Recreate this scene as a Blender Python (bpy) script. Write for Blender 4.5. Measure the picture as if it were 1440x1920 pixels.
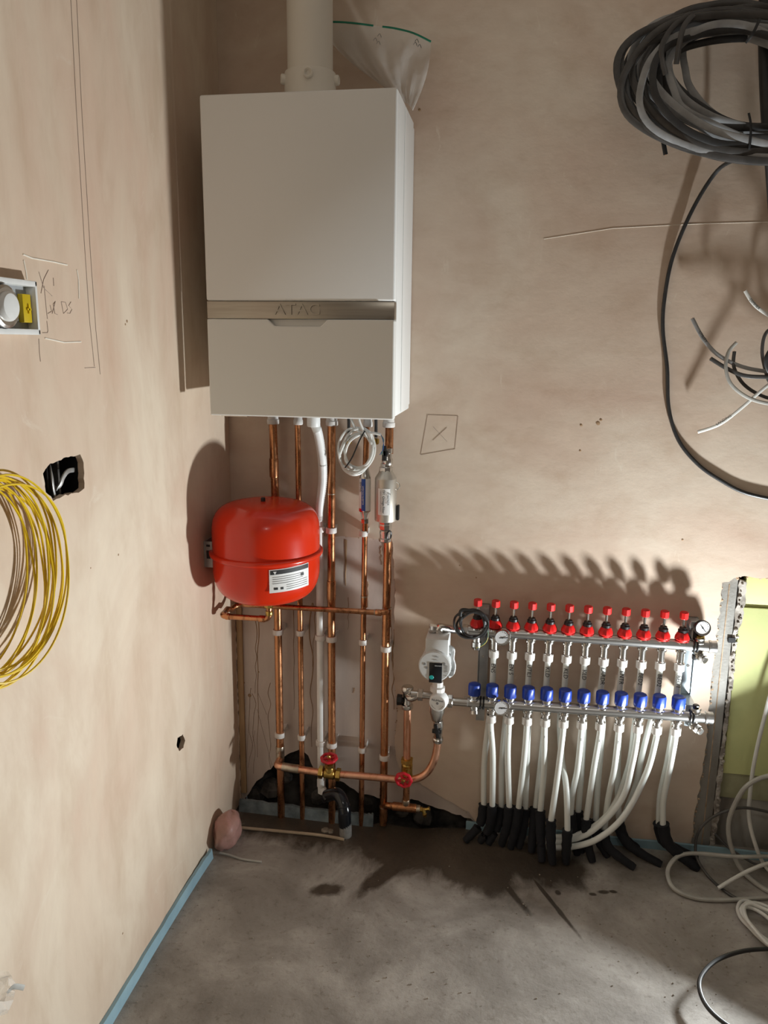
import bpy, bmesh, math, random
from mathutils import Vector, Matrix
random.seed(7)
for o in list(bpy.data.objects): bpy.data.objects.remove(o)
S = bpy.context.scene
COL = S.collection

# ------------------------------------------------------------------ camera
CX, CY, CZ, YAW, PITCH, ROLL, FPX = 0.7841, -2.1151, 1.4045, -0.1601, -0.2112, 0.0113, 1483.2
_f = Vector((math.sin(YAW)*math.cos(PITCH), math.cos(YAW)*math.cos(PITCH), math.sin(PITCH)))
_r0 = Vector((math.cos(YAW), -math.sin(YAW), 0)); _u0 = _r0.cross(_f)
_r = math.cos(ROLL)*_r0 + math.sin(ROLL)*_u0
_u = -math.sin(ROLL)*_r0 + math.cos(ROLL)*_u0
CAM = Vector((CX, CY, CZ))
cd = bpy.data.cameras.new('camera'); co = bpy.data.objects.new('camera', cd); COL.objects.link(co)
cd.sensor_fit = 'VERTICAL'; cd.sensor_height = 36; cd.lens = 36*FPX/1920; cd.clip_start = 0.02
m = Matrix.Identity(4)
for i in range(3):
    m[i][0] = _r[i]; m[i][1] = _u[i]; m[i][2] = -_f[i]; m[i][3] = CAM[i]
co.matrix_world = m
S.camera = co

# ------------------------------------------------------------------ world, lights, exposure
w = bpy.data.worlds.new('world'); S.world = w; w.use_nodes = True
w.node_tree.nodes['Background'].inputs[0].default_value = (0.9, 0.95, 1.0, 1)
w.node_tree.nodes['Background'].inputs[1].default_value = 0.02
S.view_settings.view_transform = 'Standard'; S.view_settings.look = 'None'
S.view_settings.gamma = 1; S.view_settings.use_curve_mapping = False
S.view_settings.exposure = 1.1
LAMP_POS = Vector((1.52, -0.288, 0.225)); LAMP_DIR = Vector((-0.40, -0.55, 0.735)).normalized()
def area(name, pos, dirv, size, power, col, shape='DISK', size_y=None):
    l = bpy.data.lights.new(name, 'AREA'); l.shape = shape; l.size = size
    if size_y: l.size_y = size_y
    l.energy = power; l.color = col
    o = bpy.data.objects.new(name, l); COL.objects.link(o)
    o.location = pos; o.rotation_euler = Vector(dirv).to_track_quat('-Z', 'Y').to_euler()
    return o
WORK_LAMP = area('work_lamp_light', LAMP_POS + LAMP_DIR*0.004, LAMP_DIR, 0.085, 16, (0.93, 0.985, 1.0))
WORK_LAMP.data.spread = math.radians(166)
CEIL_FILL = area('ceiling_fill_light', (1.2, -3.2, 2.47), (0, 0, -1), 0.30, 3.0, (1.0, 0.95, 0.88))  # added fill, unseen behind the camera, lifts upper walls and boiler front; no fixture

# ------------------------------------------------------------------ pixel -> place
def ray(u, v): return _f + _r*((u-720)/FPX) - _u*((v-960)/FPX)
def W(u, v, off=0.0):                 # point seen at pixel, `off` metres in front of the back wall
    d = ray(u, v); return CAM + d*((-off-CY)/d.y)
def L(u, v, off=0.0):                 # the same on the left wall
    d = ray(u, v); return CAM + d*((off-CX)/d.x)
def F(u, v, h=0.0):                   # the same on the floor
    d = ray(u, v); return CAM + d*((h-CZ)/d.z)

# ------------------------------------------------------------------ materials
def _nodes(name):
    mt = bpy.data.materials.new(name); mt.use_nodes = True
    nt = mt.node_tree; b = nt.nodes['Principled BSDF']; return mt, nt, b
def N(nt, t, **kw):
    n = nt.nodes.new(t)
    for k, v in kw.items(): setattr(n, k, v)
    return n
def noise(nt, scale, detail=4, stretch=(1,1,1), rough=.55, dist=0):
    tc = N(nt, 'ShaderNodeTexCoord'); mp = N(nt, 'ShaderNodeMapping'); mp.inputs['Scale'].default_value = stretch
    nz = N(nt, 'ShaderNodeTexNoise'); nz.inputs['Scale'].default_value = scale; nz.inputs['Detail'].default_value = detail
    nz.inputs['Roughness'].default_value = rough; nz.inputs['Distortion'].default_value = dist
    nt.links.new(tc.outputs['Object'], mp.inputs[0]); nt.links.new(mp.outputs[0], nz.inputs['Vector'])
    return nz.outputs['Fac']
def ramp(nt, fac, stops):
    r = N(nt, 'ShaderNodeValToRGB'); e = r.color_ramp.elements
    while len(e) < len(stops): e.new(.5)
    for el, (p, c) in zip(e, stops):
        el.position = p; el.color = (*c, 1) if len(c) == 3 else c
    nt.links.new(fac, r.inputs[0]); return r.outputs[0]
def mix(nt, fac, a, b, mode='MIX'):
    mx = N(nt, 'ShaderNodeMix', data_type='RGBA', blend_type=mode)
    for s, v in ((mx.inputs[0], fac), (mx.inputs[6], a), (mx.inputs[7], b)):
        if isinstance(v, (int, float)): s.default_value = v
        elif isinstance(v, tuple): s.default_value = (*v, 1)
        else: nt.links.new(v, s)
    return mx.outputs[2]
def bump(nt, b, h, st, dist=.002):
    bn = N(nt, 'ShaderNodeBump'); bn.inputs['Strength'].default_value = st; bn.inputs['Distance'].default_value = dist
    nt.links.new(h, bn.inputs['Height']); nt.links.new(bn.outputs[0], b.inputs['Normal'])
def mat(name, col, rough=.5, metal=0., col2=None, scale=25, stretch=(1,1,1), bmp=0., bscale=120, lo=.35, hi=.7, coat=0.):
    mt, nt, b = _nodes(name)
    b.inputs['Base Color'].default_value = (*col, 1); b.inputs['Roughness'].default_value = rough; b.inputs['Metallic'].default_value = metal
    b.inputs['Coat Weight'].default_value = coat
    c2 = col2 or tuple(x*.9 for x in col)
    nt.links.new(ramp(nt, noise(nt, scale, 4, stretch), [(lo, c2), (hi, col)]), b.inputs['Base Color'])
    if bmp: bump(nt, b, noise(nt, bscale, 3), bmp)
    return mt
def plaster(name, stretch, A, B, C, streak):
    mt, nt, b = _nodes(name); b.inputs['Roughness'].default_value = .62
    b.inputs['Specular IOR Level'].default_value = .3
    base = ramp(nt, noise(nt, 2.6, 7, stretch, .6, .6), [(.30, A), (.48, B), (.62, C), (.8, B)])
    st = ramp(nt, noise(nt, 9, 6, streak, .62, .3), [(.30, (.90,.865,.83)), (.5, (1,1,1)), (.70, (1.05,1.06,1.06))])
    c = mix(nt, 1.0, base, st, 'MULTIPLY')
    sp = ramp(nt, noise(nt, 55, 4, (1,1,1), .7), [(.20, (.55,.45,.38)), (.27, (1,1,1))])
    c = mix(nt, .8, c, sp, 'MULTIPLY')
    sc = ramp(nt, noise(nt, 14, 5, (streak[1]*1.5, streak[0]*.5, .6), .7, 1.2), [(.64, (0,0,0)), (.72, (.35,.35,.35))])
    c = mix(nt, sc, c, (.80,.72,.60))
    nt.links.new(c, b.inputs['Base Color'])
    bump(nt, b, noise(nt, 7, 6, stretch, .6), .22, .01)
    return mt
M = {}
M['plaster_l'] = plaster('plaster_left', (1,1,.6), (.64,.455,.34), (.67,.53,.405), (.74,.62,.485), (1,1.3,.42))
M['plaster_b'] = plaster('plaster_back', (.7,1,1), (.58,.43,.335), (.63,.50,.395), (.68,.57,.46), (.7,1,1.1))
M['ceil'] = mat('ceiling_plaster', (.45,.40,.35), .8)
M['rear'] = mat('plaster_room', (.40,.33,.27), .8, col2=(.36,.30,.25), scale=3)
M['raw'] = mat('raw_plaster_edge', (.55,.42,.30), .9, col2=(.36,.25,.16), scale=40, bmp=.6)
M['board'] = mat('bare_board', (.66,.58,.52), .8, col2=(.50,.42,.37), scale=9, stretch=(1,1,.25), bmp=.15)
M['timber'] = mat('timber_strip', (.52,.36,.20), .8, col2=(.40,.26,.14), scale=30, stretch=(3,3,.3))
M['drip'] = mat('brown_drip', (.28,.17,.09), .7, col2=(.40,.26,.15), scale=30)
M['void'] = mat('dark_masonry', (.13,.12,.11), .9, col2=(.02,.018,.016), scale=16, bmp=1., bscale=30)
M['foam'] = mat('blue_foam', (.30,.46,.53), .75, col2=(.24,.38,.45), scale=14)
M['foam_d'] = mat('grey_blue_foam', (.26,.32,.34), .8, col2=(.10,.13,.15), scale=22, bmp=.4)
M['boiler'] = mat('white_enamel', (.82,.82,.80), .32, col2=(.81,.81,.79), scale=2)
M['boiler_s'] = mat('white_plastic_flap', (.80,.80,.77), .38, col2=(.79,.79,.76), scale=2)
M['band'] = mat('brushed_band', (.44,.41,.355), .28, .9, col2=(.38,.35,.30), scale=40, stretch=(.2,1,6))
M['flue'] = mat('flue_white', (.80,.76,.68), .42, col2=(.77,.73,.65), scale=4)
M['white'] = mat('white_plastic', (.80,.80,.78), .4)
M['clip'] = mat('clip_plastic', (.74,.72,.69), .5, col2=(.62,.58,.54), scale=40)
M['pex'] = mat('white_pex', (.80,.82,.78), .30, col2=(.76,.78,.74), scale=10)
M['sleeve'] = mat('black_sleeve', (.006,.007,.011), .9, col2=(.012,.013,.017), scale=30, bmp=.5, bscale=60)
M['red'] = mat('vessel_red', (.66,.027,.004), .24, col2=(.60,.024,.003), scale=3, coat=.1)
M['redp'] = mat('red_plastic', (.68,.015,.014), .35)
M['redw'] = mat('red_wheel', (.62,.015,.03), .35)
M['blue'] = mat('blue_plastic', (.012,.045,.32), .36)
M['black'] = mat('black_plastic', (.012,.012,.013), .4)
M['rubber'] = mat('black_cable', (.016,.016,.017), .42, col2=(.03,.03,.03))
M['gcable'] = mat('grey_cable', (.085,.082,.080), .30, col2=(.05,.048,.046))
M['gcable2'] = mat('mid_grey_cable', (.38,.39,.40), .32, col2=(.26,.265,.27))
M['wcable'] = mat('white_cable', (.74,.74,.70), .4)
M['fcable'] = mat('dusty_grey_cable', (.46,.45,.41), .5, col2=(.36,.35,.32))
M['yellow'] = mat('yellow_cable', (.80,.56,.008), .35, col2=(.72,.48,.006))
M['chrome'] = mat('nickel', (.72,.71,.68), .22, 1., col2=(.62,.60,.57), scale=60)
M['steel'] = mat('stainless_rail', (.62,.62,.61), .30, 1., col2=(.55,.55,.54), scale=12, stretch=(.3,4,4))
M['zinc'] = mat('galvanised', (.50,.50,.49), .5, .7, col2=(.36,.36,.35), scale=25)
M['bluesteel'] = mat('bracket_steel', (.55,.62,.66), .35, .8, col2=(.45,.52,.56))
M['satin'] = mat('satin_nickel', (.60,.565,.50), .42, .85, col2=(.52,.48,.42), scale=30)
M['brass'] = mat('brass', (.62,.43,.12), .28, 1., col2=(.42,.28,.08), scale=60)
def copper(name, c1, c2, c3, rough):
    mt, nt, b = _nodes(name); b.inputs['Metallic'].default_value = 1
    nt.links.new(ramp(nt, noise(nt, 30, 6, (1,1,.35), .65, .5), [(.36, c3), (.48, c2), (.66, c1)]), b.inputs['Base Color'])
    r = N(nt, 'ShaderNodeMapRange'); nt.links.new(noise(nt, 50, 4), r.inputs[0])
    r.inputs[1].default_value = .3; r.inputs[2].default_value = .7; r.inputs[3].default_value = rough+.14; r.inputs[4].default_value = rough-.06
    nt.links.new(r.outputs[0], b.inputs['Roughness']); return mt
M['copper'] = copper('copper', (.66,.32,.16), (.54,.25,.12), (.24,.11,.055), .27)
M['copper2'] = copper('clean_copper', (.86,.50,.34), (.80,.43,.28), (.60,.30,.18), .32)
M['solder'] = mat('solder', (.62,.56,.47), .35, 1., col2=(.45,.36,.26), scale=60)
M['pump'] = mat('pump_grey', (.62,.63,.62), .45)
M['pumpdark'] = mat('pump_panel', (.012,.013,.016), .2)
M['teal'] = mat('teal_button', (.02,.42,.40), .4)
M['print'] = mat('black_print', (.02,.02,.02), .6)
M['gprint'] = mat('grey_print', (.22,.22,.22), .6)
M['paper'] = mat('label_white', (.82,.82,.80), .45)
M['bluelab'] = mat('label_blue', (.02,.09,.42), .4)
M['dial'] = mat('dial_face', (.62,.62,.62), .4)
M['dialw'] = mat('dial_white', (.80,.80,.78), .4)
M['yboard'] = mat('yellow_board', (.70,.72,.33), .7, col2=(.62,.66,.30), scale=10, bmp=.1)
M['yboard2'] = mat('yellow_board_dusty', (.42,.42,.26), .8, col2=(.30,.29,.18), scale=14, bmp=.3)
M['mortar'] = mat('crumbled_plaster', (.50,.46,.41), .95, col2=(.24,.21,.18), scale=35, bmp=.6, bscale=50, lo=.38, hi=.55)
M['oldstud'] = mat('old_stud', (.44,.43,.40), .65, .3, col2=(.28,.265,.24), scale=14, stretch=(1,1,.35), bmp=.4)
M['pencil'] = mat('pencil', (.40,.31,.255), .8)
M['chalk'] = mat('pale_scrape', (.86,.80,.69), .8)
M['green'] = mat('zip_green', (.01,.22,.13), .5)
M['wood'] = mat('dowel_wood', (.46,.36,.25), .7, col2=(.33,.25,.17), scale=20)
M['pink'] = mat('pink_wool', (.52,.27,.24), .5, col2=(.36,.20,.16), scale=20, bmp=.8, bscale=40, coat=.5)
M['dust'] = mat('rubble', (.40,.35,.29), .9, col2=(.22,.19,.15))
M['waste'] = mat('black_waste', (.01,.012,.016), .15)
M['cement'] = mat('cement_grey', (.34,.33,.31), .85, col2=(.2,.2,.19), scale=40)
M['tie'] = mat('cable_tie', (.008,.008,.008), .5)
M['cu_core'] = mat('cut_core', (.75,.45,.28), .4, .8)
M['lampbody'] = mat('lamp_housing', (.015,.02,.035), .45)
M['terminal'] = mat('terminal_yellow', (.62,.44,.01), .4)
M['tray'] = mat('grey_tray', (.34,.35,.36), .6)
def plastic_film(k=.22):
    mt, nt, b = _nodes('clear_film'); out = nt.nodes['Material Output']
    tr = N(nt, 'ShaderNodeBsdfTransparent'); tr.inputs[0].default_value = (.97,.97,.96,1)
    b.inputs['Base Color'].default_value = (.85,.83,.80,1); b.inputs['Roughness'].default_value = .12
    mx = N(nt, 'ShaderNodeMixShader'); mx.inputs[0].default_value = k
    nt.links.new(tr.outputs[0], mx.inputs[1]); nt.links.new(b.outputs[0], mx.inputs[2]); nt.links.new(mx.outputs[0], out.inputs[0])
    bump(nt, b, noise(nt, 45, 4), .8, .004)
    return mt
M['film'] = plastic_film(); M['film2'] = plastic_film(.42)
def emit(name, col, st):
    mt, nt, b = _nodes(name); b.inputs['Base Color'].default_value = (*col,1)
    b.inputs['Emission Color'].default_value = (*col,1); b.inputs['Emission Strength'].default_value = st; return mt
M['lampglass'] = emit('lamp_glass', (.9,.96,1.), 12)

def floor_mat():
    mt, nt, b = _nodes('concrete_screed')
    base = ramp(nt, noise(nt, 4, 8, (1,1,1), .65, .4), [(.3, (.17,.15,.13)), (.5, (.29,.265,.235)), (.7, (.47,.44,.40))])
    fine = ramp(nt, noise(nt, 60, 5, (1,1,1), .7), [(.25, (.6,.57,.53)), (.45, (1,1,1))])
    c = mix(nt, 1., base, fine, 'MULTIPLY')
    # damp patch: its own outline, from ellipses broken up with noise
    tc = N(nt, 'ShaderNodeTexCoord'); sep = N(nt, 'ShaderNodeSeparateXYZ'); nt.links.new(tc.outputs['Object'], sep.inputs[0])
    def mth(op, a, bb=None):
        n = N(nt, 'ShaderNodeMath', operation=op)
        for i, v in enumerate((a, bb)):
            if v is None: continue
            if isinstance(v, (int, float)): n.inputs[i].default_value = v
            else: nt.links.new(v, n.inputs[i])
        return n.outputs[0]
    def ell(cx, cy, rx, ry, rot=0):
        dx = mth('SUBTRACT', sep.outputs[0], cx); dy = mth('SUBTRACT', sep.outputs[1], cy)
        c_, s_ = math.cos(rot), math.sin(rot)
        ax = mth('ADD', mth('MULTIPLY', dx, c_/rx), mth('MULTIPLY', dy, s_/rx))
        ay = mth('ADD', mth('MULTIPLY', dx, -s_/ry), mth('MULTIPLY', dy, c_/ry))
        return mth('SQRT', mth('ADD', mth('MULTIPLY', ax, ax), mth('MULTIPLY', ay, ay)))
    dmin = None
    for e in ((.24,-.06,.40,.135,0), (.60,-.11,.45,.16,-.05), (.72,-.17,.20,.13,-.5), (.88,-.13,.20,.12,-.3), (.50,-.24,.035,.13,-.5), (.82,-.24,.014,.12,.55), (.93,-.27,.008,.16,.5), (1.073,-.222,.020,.010,.2), (1.098,-.216,.012,.007,0), (1.045,-.236,.012,.008,0), (.955,-.245,.010,.014,.2), (.36,-.34,.05,.03,.3)):
        d = ell(*e); dmin = d if dmin is None else mth('MINIMUM', dmin, d)
    nz = noise(nt, 14, 6, (1,.5,1), .65, .5)
    v = mth('ADD', dmin, mth('MULTIPLY', mth('SUBTRACT', nz, .5), 1.3))
    wet = ramp(nt, v, [(.62, (1,1,1)), (1.15, (0,0,0))])
    c = mix(nt, wet, c, mix(nt, 1., c, (.22,.19,.16), 'MULTIPLY'))
    nt.links.new(c, b.inputs['Base Color'])
    nt.links.new(ramp(nt, v, [(.8, (.42,.42,.42)), (1.1, (.68,.68,.68))]), b.inputs['Roughness'])
    bump(nt, b, noise(nt, 90, 6, (1,1,1), .7), .35, .004)
    return mt
M['floor'] = floor_mat()

# ------------------------------------------------------------------ mesh helpers
def frame(d):
    d = Vector(d).normalized(); a = Vector((0,0,1)) if abs(d.z) < .9 else Vector((1,0,0))
    x = a.cross(d).normalized(); return x, d.cross(x), d
def smooth_path(pts, n=6, closed=False):
    P = [Vector(p) for p in pts]; out = []; k = len(P)
    rng = range(k) if closed else range(k-1)
    for i in rng:
        if closed: p0, p1, p2, p3 = P[i-1], P[i], P[(i+1) % k], P[(i+2) % k]
        else: p0, p1, p2, p3 = P[max(i-1,0)], P[i], P[i+1], P[min(i+2,k-1)]
        for j in range(n):
            t = j/n
            out.append(.5*((2*p1) + (p2-p0)*t + (2*p0-5*p1+4*p2-p3)*t*t + (3*p1-p0-3*p2+p3)*t**3))
    if not closed: out.append(P[-1])
    return out
class MB:
    def __init__(s): s.v = []; s.f = []
    def box(s, lo, hi):
        lo = Vector(lo); hi = Vector(hi); b = len(s.v)
        for z in (lo.z, hi.z):
            for x, y in ((lo.x,lo.y),(hi.x,lo.y),(hi.x,hi.y),(lo.x,hi.y)): s.v.append(Vector((x,y,z)))
        s.f += [tuple(b+i for i in q) for q in ((3,2,1,0),(4,5,6,7),(0,1,5,4),(1,2,6,5),(2,3,7,6),(3,0,4,7))]; return s
    def obox(s, c, x, y, z, hx, hy, hz):
        c = Vector(c); b = len(s.v)
        for k in (-1,1):
            for i, j in ((-1,-1),(1,-1),(1,1),(-1,1)): s.v.append(c + x*hx*i + y*hy*j + z*hz*k)
        s.f += [tuple(b+i for i in q) for q in ((3,2,1,0),(4,5,6,7),(0,1,5,4),(1,2,6,5),(2,3,7,6),(3,0,4,7))]; return s
    def lathe(s, o, d, prof, n=20, flute=0, phase=0):   # prof: (distance along d, radius)
        o = Vector(o); x, y, z = frame(d); b = len(s.v)
        for h, r in prof:
            for i in range(n):
                a = 2*math.pi*i/n + phase; rr = r*(1-flute*(i % 2))
                s.v.append(o + z*h + (x*math.cos(a)+y*math.sin(a))*rr)
        for k in range(len(prof)-1):
            for i in range(n):
                j = (i+1) % n; s.f.append((b+k*n+i, b+k*n+j, b+(k+1)*n+j, b+(k+1)*n+i))
        s.f.append(tuple(b+i for i in range(n-1,-1,-1))); e = b+(len(prof)-1)*n
        s.f.append(tuple(e+i for i in range(n))); return s
    def cyl(s, a, c, r, r2=None, n=16):
        a = Vector(a); c = Vector(c); d = c-a
        return s.lathe(a, d, [(0, r), (d.length, r if r2 is None else r2)], n)
    def sweep(s, P, sec, closed=False, up=None):        # sec: list of (side, up) offsets
        n = len(sec); b = len(s.v); k = len(P); prev = None
        for i in range(k):
            if closed: t = (P[(i+1) % k]-P[i-1])
            else: t = P[min(i+1,k-1)]-P[max(i-1,0)]
            t.normalize()
            if up is not None:
                x = Vector(up).cross(t)
                if x.length < 1e-4: x = frame(t)[0]
                x.normalize()
            elif prev is None: x = frame(t)[0]
            else:
                x = prev - t*prev.dot(t); x.normalize()
            prev = x; y = t.cross(x)
            for p, q in sec: s.v.append(P[i] + x*p + y*q)
        for i in range(k if closed else k-1):
            for j in range(n):
                a, c = b+i*n, b+((i+1) % k)*n; j2 = (j+1) % n
                s.f.append((a+j, a+j2, c+j2, c+j))
        if not closed:
            s.f.append(tuple(b+j for j in range(n-1,-1,-1))); e = b+(k-1)*n; s.f.append(tuple(e+j for j in range(n)))
        return s
    def tube(s, pts, r, n=10, sm=6, closed=False):
        P = smooth_path(pts, sm, closed) if sm else [Vector(p) for p in pts]
        return s.sweep(P, [(r*math.cos(2*math.pi*i/n), r*math.sin(2*math.pi*i/n)) for i in range(n)], closed)
    def ribbon(s, pts, w_, t_, sm=6, closed=False, up=None, n=12):
        P = smooth_path(pts, sm, closed) if sm else [Vector(p) for p in pts]
        sec = []
        for i in range(n):
            a = 2*math.pi*i/n; c, q = math.cos(a), math.sin(a)
            sec.append((math.copysign(abs(c)**.6, c)*w_/2, math.copysign(abs(q)**.6, q)*t_/2))
        return s.sweep(P, sec, closed, up)
    def torus(s, c, d, R, r, n=28, k=8, sx=1., sy=1.):
        x, y, z = frame(d); c = Vector(c)
        P = [c + x*R*sx*math.cos(2*math.pi*i/n) + y*R*sy*math.sin(2*math.pi*i/n) for i in range(n)]
        return s.tube(P, r, k, 0, True)
    def build(s, name, mt, parent=None, bevel=0, angle=35, seg=2):
        me = bpy.data.meshes.new(name)
        base = Vector((0,0,0))
        if parent is None:
            xs = [v.x for v in s.v]; ys = [v.y for v in s.v]; zs = [v.z for v in s.v]
            base = Vector(((min(xs)+max(xs))/2, (min(ys)+max(ys))/2, min(zs)))
        else: base = wloc(parent)
        me.from_pydata([v-base for v in s.v], [], s.f); me.update()
        bm = bmesh.new(); bm.from_mesh(me)
        if bevel:
            es = [e for e in bm.edges if len(e.link_faces) == 2 and e.calc_face_angle() > math.radians(40)]
            bmesh.ops.bevel(bm, geom=es, offset=bevel, segments=seg, profile=.5, affect='EDGES', clamp_overlap=True)
        bmesh.ops.recalc_face_normals(bm, faces=bm.faces); bm.to_mesh(me); bm.free()
        for p in me.polygons: p.use_smooth = True
        me.set_sharp_from_angle(angle=math.radians(angle))
        me.materials.append(M[mt])
        o = bpy.data.objects.new(name, me); COL.objects.link(o)
        if parent is None: o.location = base
        else: o.parent = parent
        return o
def wloc(o):
    l = Vector(o.location)
    while o.parent: o = o.parent; l += Vector(o.location)
    return l
def tag(o, label=None, cat=None, group=None, kind=None):
    for k, v in (('label', label), ('category', cat), ('group', group), ('kind', kind)):
        if v: o[k] = v
    return o
def thing(name, label, cat, loc=(0,0,0), group=None):
    o = bpy.data.objects.new(name, None); COL.objects.link(o); o.location = loc; o.empty_display_size = .02
    return tag(o, label, cat, group)
def dup(o, parent, dloc):
    c = o.copy(); COL.objects.link(c); c.parent = parent; c.location = Vector(o.location) + Vector(dloc)
    for ch in list(o.children):
        if ch is c: continue
        k = ch.copy(); COL.objects.link(k); k.parent = c
    return c
def sheet(name, outlines, thick, fn, mt, parent=None, kind=None):
    cu = bpy.data.curves.new(name, 'CURVE'); cu.dimensions = '2D'; cu.fill_mode = 'BOTH'; cu.extrude = thick/2
    for ol in outlines:
        sp = cu.splines.new('POLY'); sp.points.add(len(ol)-1); sp.use_cyclic_u = True
        for p, q in zip(sp.points, ol): p.co = (q[0], q[1], 0, 1)
    t = bpy.data.objects.new('tmp', cu); COL.objects.link(t)
    me = bpy.data.meshes.new_from_object(t.evaluated_get(bpy.context.evaluated_depsgraph_get()))
    bpy.data.objects.remove(t); bpy.data.curves.remove(cu)
    me.name = name
    base = wloc(parent) if parent else Vector((0,0,0))
    for v in me.vertices: v.co = Vector(fn(v.co.x, v.co.y, v.co.z+thick/2)) - base
    bm = bmesh.new(); bm.from_mesh(me); bmesh.ops.remove_doubles(bm, verts=bm.verts, dist=1e-5)
    bmesh.ops.recalc_face_normals(bm, faces=bm.faces); bm.to_mesh(me); bm.free()
    for p in me.polygons: p.use_smooth = False
    me.materials.clear(); me.materials.append(M[mt])
    o = bpy.data.objects.new(name, me); COL.objects.link(o)
    if parent: o.parent = parent
    if kind: o['kind'] = kind
    return o
def rag(pts, amp, step=.02, seed=1, closed=True):
    rn = random.Random(seed); out = []; k = len(pts)
    for i in range(k if closed else k-1):
        a = Vector((*pts[i], 0)); b = Vector((*pts[(i+1) % k], 0)); n = max(1, int((b-a).length/step))
        for j in range(n):
            p = a.lerp(b, j/n); out.append((p.x+rn.uniform(-amp,amp), p.y+rn.uniform(-amp,amp)))
    return out
def text(name, body, size, org, xd, yd, mt, parent, ext=.0002, stretch=1., align='CENTER', shear=0):
    cu = bpy.data.curves.new(name, 'FONT'); cu.body = body; cu.size = size; cu.extrude = ext; cu.align_x = align; cu.align_y = 'CENTER'
    cu.resolution_u = 3; cu.shear = shear
    t = bpy.data.objects.new('tmp', cu); COL.objects.link(t)
    me = bpy.data.meshes.new_from_object(t.evaluated_get(bpy.context.evaluated_depsgraph_get()))
    bpy.data.objects.remove(t); bpy.data.curves.remove(cu)
    xd = Vector(xd).normalized(); yd = Vector(yd).normalized(); zd = xd.cross(yd); base = wloc(parent)
    for v in me.vertices: v.co = Vector(org) + xd*v.co.x*stretch + yd*v.co.y + zd*v.co.z - base
    me.name = name; me.materials.clear(); me.materials.append(M[mt])
    o = bpy.data.objects.new(name, me); COL.objects.link(o); o.parent = parent
    return o
X, Y, Z = Vector((1,0,0)), Vector((0,1,0)), Vector((0,0,1))

# ================================================================== SETTING
RX, RY, RH = 3.2, -4.2, 2.5
def LP(u, v): p = L(u, v); return (p.y, p.z)
def WP(u, v, off=0.): p = W(u, v, off); return (p.x, p.z)
def FP(u, v): p = F(u, v); return (p.x, p.y)
boxhole = rag([LP(*q) for q in ((81,888),(90,872),(128,856),(150,853),(157,868),(158,915),(148,924),(122,929),(100,938),(86,922))], .0015, .008, 3)
smallhole = rag([LP(*q) for q in ((331,1398),(333,1384),(343,1377),(347,1388),(344,1402),(336,1409))], .001, .006, 5)
wl = sheet('wall_left', [[(RY,-.0),(.06,-.0),(.06,RH),(RY,RH)], boxhole, smallhole], .012, lambda a,b,t: (-t, a, b), 'plaster_l', kind='structure')
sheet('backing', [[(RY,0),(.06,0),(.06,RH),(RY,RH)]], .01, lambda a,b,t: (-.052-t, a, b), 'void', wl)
# back wall: skim coat with the unfinished patch behind the pipes and the open stud bay at the right
notch = rag([(.003,.0),(.003,.847),WP(520,1008),WP(640,1006),WP(735,1012),WP(741,1100),WP(739,1180),WP(737,1260),WP(746,1330),WP(739,1400),WP(748,1440),WP(800,1478),WP(885,1527)], .0022, .012, 11, False)
p_end = WP(893,1543); notch += [p_end, (p_end[0]+.004, 0)]
bay = rag([(1.338,0.),(1.338,.10),(1.348,.3),(1.346,.55),(1.347,.795),(1.375,.808),(1.40,.815),(1.95,.812)], .0028, .014, 12, False) + [(1.95,.812),(1.95,0)]
wb = sheet('wall_back', [[(0,0)]+notch+bay+[(RX,0),(RX,RH),(0,RH)]], .010, lambda a,b,t: (a, t, b), 'plaster_b', kind='structure')
hole = rag([WP(*q) for q in ((452,1512),(470,1480),(500,1448),(535,1418),(562,1407),(578,1420),(586,1448),(610,1462),(645,1470),(668,1490),(715,1500),(730,1520),(770,1500),(800,1512),(880,1538),(905,1560))], .003, .012, 4, False)
bd = sheet('bare_board', [[(0,-.02)]+hole+[(.80,-.02),(.9,-.02),(.9,.95),(0,.95)]], .012, lambda a,b,t: (a, .0095+t, b), 'board', wb)
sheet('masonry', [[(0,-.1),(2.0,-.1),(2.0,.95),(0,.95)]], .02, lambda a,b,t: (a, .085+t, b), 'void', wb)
mb = MB()
P0 = W(446,1500); mb.box((.004,.0,.035), (.021,.0094,.846)); mb.build('timber_strip', 'timber', wb, bevel=.001)
# broken stone left showing in the hole
mb = MB(); rn = random.Random(2)
for q in ((505,1470),(535,1455),(480,1490),(690,1500),(755,1515),(790,1525),(600,1490)):
    c = W(*q, -.045); k = rn.uniform(.018,.034)
    mb.lathe(c-Z*k, (rn.uniform(-.3,.3),rn.uniform(-.3,.3),1), [(0,k*.6),(k*.5,k),(k*1.3,k*.9),(k*1.8,k*.4)], 7)
tag(mb.build('rubble', 'void', wb, angle=10), kind='stuff')
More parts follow.
